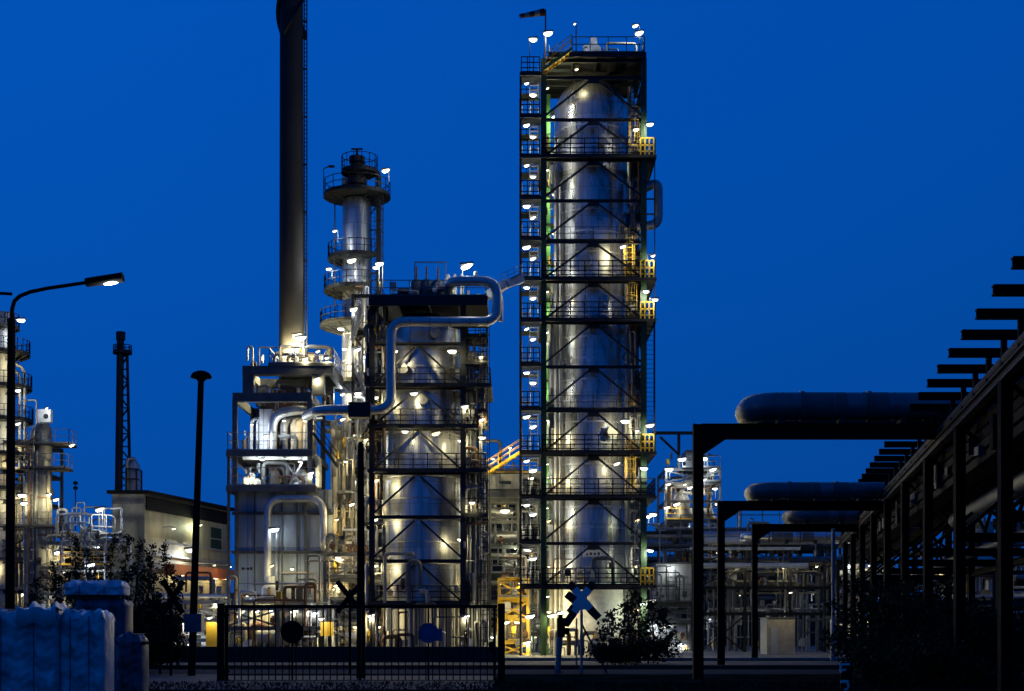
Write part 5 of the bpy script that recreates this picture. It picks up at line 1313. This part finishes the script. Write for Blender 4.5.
# ------------------------------------------------------------------ plastic-wrapped loads
def wrapped(px0, px1, pyt, Y, depth, label, m, seed, zb=0.0, seg=.52):
    rnd = random.Random(seed)
    x0, x1 = X(px0, Y), X(px1, Y); zt_ = Z(pyt, Y)
    t = thing('wrapped_pallet', label, 'pallet load', ((x0 + x1) / 2, Y, zb))
    m_ = MB(); n = max(1, round((x1 - x0) / seg)); w_ = (x1 - x0) / n
    nz = 34; na = 22
    def prof(u):      # stacked sacks bulge under tight film
        s_ = abs(((u / w_) % 1) - .5) * 2
        return .055 * (1 - s_ ** 4)
    cols = int((x1 - x0) / .032) + 1
    ph = [rnd.uniform(0, 6) for _ in range(12)]
    def wob(x, z): return .011 * abs(sin(x * 16 + sin(z * 9 + ph[4]) * 2.2 + ph[5])) + .012 * sin(z * 31 + sin(x * 11 + ph[6]) * 2) + .022 * sin(x * 9 + ph[0] + sin(z * 5 + ph[1]) * 1.5) + .018 * sin(z * 13 + x * 4 + ph[2]) + .012 * sin(x * 27 + z * 9 + ph[3])
    grid = {}
    def vid(p): m_.v.append(p); return len(m_.v) - 1
    # front, top, back strip as one continuous sheet of rings
    rings = []
    for c in range(cols + 1):
        x = x0 + (x1 - x0) * c / cols; e = min(1, min(x - x0, x1 - x) / .12); e = math.sqrt(max(0, 1 - (1 - e) ** 2))
        ring = []
        for k in range(nz + 1):
            z = zb + .12 + (zt_ - .1 - zb - .12) * k / nz
            ring.append((x, Y + .1 - prof(x - x0) * e - wob(x, z) * e + (1 - e) * .12, z))
        tz = zt_ - (1 - e) * .1
        for k in range(9):
            y = Y + .12 + (depth - .24) * k / 8
            ring.append((x, y, tz + .04 * prof(x - x0) / .055 + wob(x + 3, y * 1.7) * 1.3 - (.05 if k in (0, 8) else 0)))
        for k in range(nz, -1, -1):
            z = zb + .12 + (zt_ - .1 - zb - .12) * k / nz
            ring.append((x, Y + depth - .1 + prof(x - x0) * e + wob(x + 1, z) * e - (1 - e) * .12, z))
        rings.append([vid(p) for p in ring])
    for a_, b_ in zip(rings, rings[1:]):
        for k in range(len(a_) - 1): m_.f.append((a_[k], b_[k], b_[k + 1], a_[k + 1]))
    for r_ in (rings[0], rings[-1]):
        m_.f.append(tuple(r_) if r_ is rings[0] else tuple(reversed(r_)))
    m_.build('film_wrap', m, t)
    for k in range(2):
        xs = x0 + (x1 - x0) * (.3 + .42 * k); s_ = MB()
        s_.bar((xs, Y - .035, zb + .1), (xs, Y - .03, zt_ - .05), .05, .012, up=(1, 0, 0)).bar((xs, Y - .03, zt_ + .07), (xs, Y + depth, zt_ + .07), .05, .012)
        s_.build('strap', 'filmdark', t)
    q = MB()
    for k in range(3):
        y = Y + .15 + (depth - .4) * k / 2; q.box(x0 + .05, x1 - .05, y, y + .1, zb, zb + .09)
    q.box(x0 + .05, x1 - .05, Y + .15, Y + depth - .15, zb + .091, zb + .118)
    q.build('pallet', 'rust', t)
    return t
w1 = wrapped(-22, 56, 612.5, 30, 1.15, 'big blue-white film-wrapped pallet load with a loose sheet on top, at the corner', 'film', 1)
fs = MB(); rnd = random.Random(4); nx_, ny_ = 16, 8
for j in range(ny_ + 1):
    for i in range(nx_ + 1):
        x = X(18 + 40 * i / nx_, 30); y = 29.80 + (0 if j == 0 else .05 + 1.1 * (j - 1) / ny_)
        fs.v.append((x, y, Z(612, 30) + .06 + .03 * sin(i * .8 + j) + .03 * rnd.random() + (.12 if i in (5, 14) and j > 2 else 0) - (.33 + .05 * sin(i * .7) if j == 0 else 0)))
for j in range(ny_):
    for i in range(nx_): fs.f.append((j * (nx_ + 1) + i, j * (nx_ + 1) + i + 1, (j + 1) * (nx_ + 1) + i + 1, (j + 1) * (nx_ + 1) + i))
M['sheet'] = mat('loose_sheet', (.62, .66, .7), .35, 0, .2, 2, .3)
o = fs.build('loose_sheet', 'sheet', w1); sd_ = o.modifiers.new('thick', 'SOLIDIFY'); sd_.thickness = .006
wrapped(57, 102, 613.5, 30.15, 1.15, 'blue-white film-wrapped pallet load standing right against the biggest one', 'film', 2)
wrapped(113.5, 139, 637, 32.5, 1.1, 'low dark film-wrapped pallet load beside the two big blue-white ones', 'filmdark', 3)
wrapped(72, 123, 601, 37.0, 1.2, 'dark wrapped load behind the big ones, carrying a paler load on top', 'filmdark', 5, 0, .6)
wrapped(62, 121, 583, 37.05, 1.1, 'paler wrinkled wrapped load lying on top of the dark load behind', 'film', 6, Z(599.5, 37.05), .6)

# ------------------------------------------------------------------ trees and shrubs
def leafy(mb, c, r, n, rnd, s, flat=1.0):
    for k in range(n):
        d = Vector((rnd.gauss(0, 1), rnd.gauss(0, 1), rnd.gauss(0, 1))).normalized() * (r * rnd.random() ** .45)
        p = Vector(c) + Vector((d.x, d.y, d.z * flat))
        a_ = Vector((rnd.gauss(0, 1), rnd.gauss(0, 1), rnd.gauss(0, 1))).normalized(); b_ = a_.cross(Vector((rnd.gauss(0, 1), rnd.gauss(0, 1), rnd.gauss(0, 1)))).normalized()
        q = s * rnd.uniform(.6, 1.3); i = len(mb.v)
        mb.v += [tuple(p - a_ * q), tuple(p + b_ * q * .5), tuple(p + a_ * q), tuple(p - b_ * q * .5)]; mb.f.append((i, i + 1, i + 2, i + 3))


def tree(name, label, x, Y, h, r, seed, kind='round', m='leafdark', group=None, cat='tree', dens=1.0, leaf=.11):
    rnd = random.Random(seed)
    t = thing(name, label, cat, (x, Y, 0), group)
    tr = MB(); cr = MB()
    lean = rnd.uniform(-.08, .08) * h
    top = Vector((x + lean, Y, h * .93))
    tr.path([(x, Y, 0), (x + lean * .3, Y, h * .4), tuple(top)], .035 * h ** .8 * .6 + .02, 7, .012)
    if kind == 'slim':
        nb = int(h * 5)
        for k in range(nb):
            f = .18 + .8 * k / nb; base = Vector((x + lean * f, Y, h * f)); a_ = rnd.uniform(0, 2 * pi); l_ = r * (1.15 - f) * rnd.uniform(.5, 1.2) + .1
            e = base + Vector((cos(a_) * l_, sin(a_) * l_, l_ * rnd.uniform(.1, .7)))
            tr.tube(base, e, .018, 5, .006)
            leafy(cr, e, .26 + .1 * r, int(26 * dens), rnd, leaf); leafy(cr, base.lerp(e, .55), .18, int(12 * dens), rnd, leaf)
        leafy(cr, top, .25, int(26 * dens), rnd, leaf)
    else:
        nb = int(16 + 10 * r)
        for k in range(nb):
            f = rnd.uniform(.12 if kind == 'bush' else .3, .8); base = Vector((x + lean * f, Y, h * f * .8)); a_ = rnd.uniform(0, 2 * pi)
            g_ = sin(pi * min(1, f * .9 + .12)); l_ = r * rnd.uniform(.45, 1.05) * (.5 + .6 * g_)
            e = base + Vector((cos(a_) * l_, sin(a_) * l_, h * rnd.uniform(.04, .26)))
            tr.tube(base, e, .03, 5, .008)
            leafy(cr, e, r * rnd.uniform(.22, .42), int(70 * dens), rnd, leaf, .8)
            leafy(cr, base.lerp(e, .6), r * .25, int(30 * dens), rnd, leaf)
    tr.build('trunk', 'bark', t); cr.build('crown', m, t, smooth=False)
    return t
rnd = random.Random(77)
for k, (px, pyt, Y, r) in enumerate(((60, 560, 78, .7), (74, 533, 84, .8), (92, 546, 80, .8), (104, 531, 88, .8), (118, 532, 82, .9), (132, 538, 86, .8), (146, 543, 78, .7), (155, 556, 76, .7), (172, 540, 82, .7), (40, 575, 80, .7), (26, 590, 76, .7), (52, 572, 74, .9), (67, 566, 76, .9), (83, 570, 75, 1.0), (98, 564, 77, .9), (126, 562, 74, .9), (140, 572, 72, .9), (178, 572, 76, .6))):
    tree('sapling', ('thin dark sapling silhouetted before the lit pipework and warehouse'), X(px, Y), Y, Z(pyt, Y), r * .62, 100 + k, 'slim', group='saplings along the fence before the lit plant', dens=.55, leaf=.09)
for k, (px, pyt, Y, r, lab) in enumerate(((153, 585, 64, 1.0, 'dark bush beside the edge-on cross sign'), (120, 598, 66, 1.2, 'dark bush behind the stacked wrapped loads'), (160, 612, 60, 1.0, 'low dark bush at the foot of the edge-on cross sign'))):
    tree('bush', lab, X(px, Y), Y, Z(pyt, Y), r, 140 + k, 'bush', cat='bush', dens=1.2, leaf=.09)
for k, (px, pyt, Y, r, lab) in enumerate(((640, 590, 92, 1.0, 'tallest thin dark tree before the foot of the tallest tower'), (624, 601, 90, .9, 'thin dark tree just left of the tallest one at the tower foot'), (655, 598, 91, .9, 'thin dark tree between the tallest one and the black portal post'), (609, 612, 88, .8, 'small dark tree right behind the diagonal-cross sign stay'), (668, 608, 93, .7, 'dark sapling by the lit frame beside the portal post'))):
    tree('tree', lab, X(px, Y), Y, Z(pyt, Y), r, 160 + k, 'slim', cat='tree', dens=.75, leaf=.12)
for k, (px, pyt, Y, r, lab) in enumerate(((648, 636, 80, 1.5, 'low dark bush under the thin trees beside the road'), (612, 644, 77, 1.2, 'lowest dark bush behind the diagonal-cross sign'))):
    tree('bush', lab, X(px, Y), Y, Z(pyt, Y), r, 170 + k, 'bush', cat='bush', dens=.8, leaf=.10)
for k, (px, pyt, Y, r, lab) in enumerate(((884, 568, 62, 2.0, 'broad dark green bush nearest the pale pole'), (918, 572, 58, 2.4, 'tallest dark green bush below the black rack'), (945, 590, 54, 2.2, 'dark green bush between the two big rack posts'), (985, 610, 50, 2.0, 'dark green bush at the foot of the thickest rack post'), (1018, 600, 52, 2.0, 'dark green bush cut off by the picture edge under the rack'), (897, 640, 50, 1.6, 'low dark bush behind the white-marked railway post'), (930, 640, 47, 1.8, 'low dark bush in the deepest shadow under the rack'))):
    tree('bush', lab, X(px, Y), Y, Z(pyt, Y), r, 180 + k, 'bush', m='leaf', cat='bush', dens=1.3, leaf=.10)
for k, (px, pyt, Y, r, lab) in enumerate(((990, 540, 115, 2.6, 'small far tree seen through the rack against blue sky'), (1010, 552, 112, 2.4, 'far tree at the picture edge beyond the rack'), (968, 556, 118, 2.4, 'far tree behind the thick grey pipe of the rack'))):
    tree('tree', lab, X(px, Y), Y, Z(pyt, Y), r, 200 + k, 'round', m='leaf', cat='tree', dens=1.6, leaf=.16)
# rough grass on the verge
gr = MB(); rnd = random.Random(9)
for k in range(7000):
    Y = rnd.uniform(41, 50); px = rnd.uniform(-20, 1050)
    if 215 < px < 505 and Y > 50.5: continue
    x = X(px, Y); h = rnd.uniform(.04, .15) * (1.4 if px > 780 else 1); a_ = rnd.uniform(0, pi); dx, dy = cos(a_) * .03, sin(a_) * .03; lx_ = rnd.uniform(-.12, .12)
    i = len(gr.v); gr.v += [(x - dx, Y - dy, 0), (x + dx, Y + dy, 0), (x + lx_, Y + rnd.uniform(-.1, .1), h)]; gr.f.append((i, i + 1, i + 2))
struct('grass', gr, 'leafdark', 'stuff', 'rough dark grass on the verge before the gate', 'grass', smooth=False)
print('LIGHTS', LIGHTN[0])
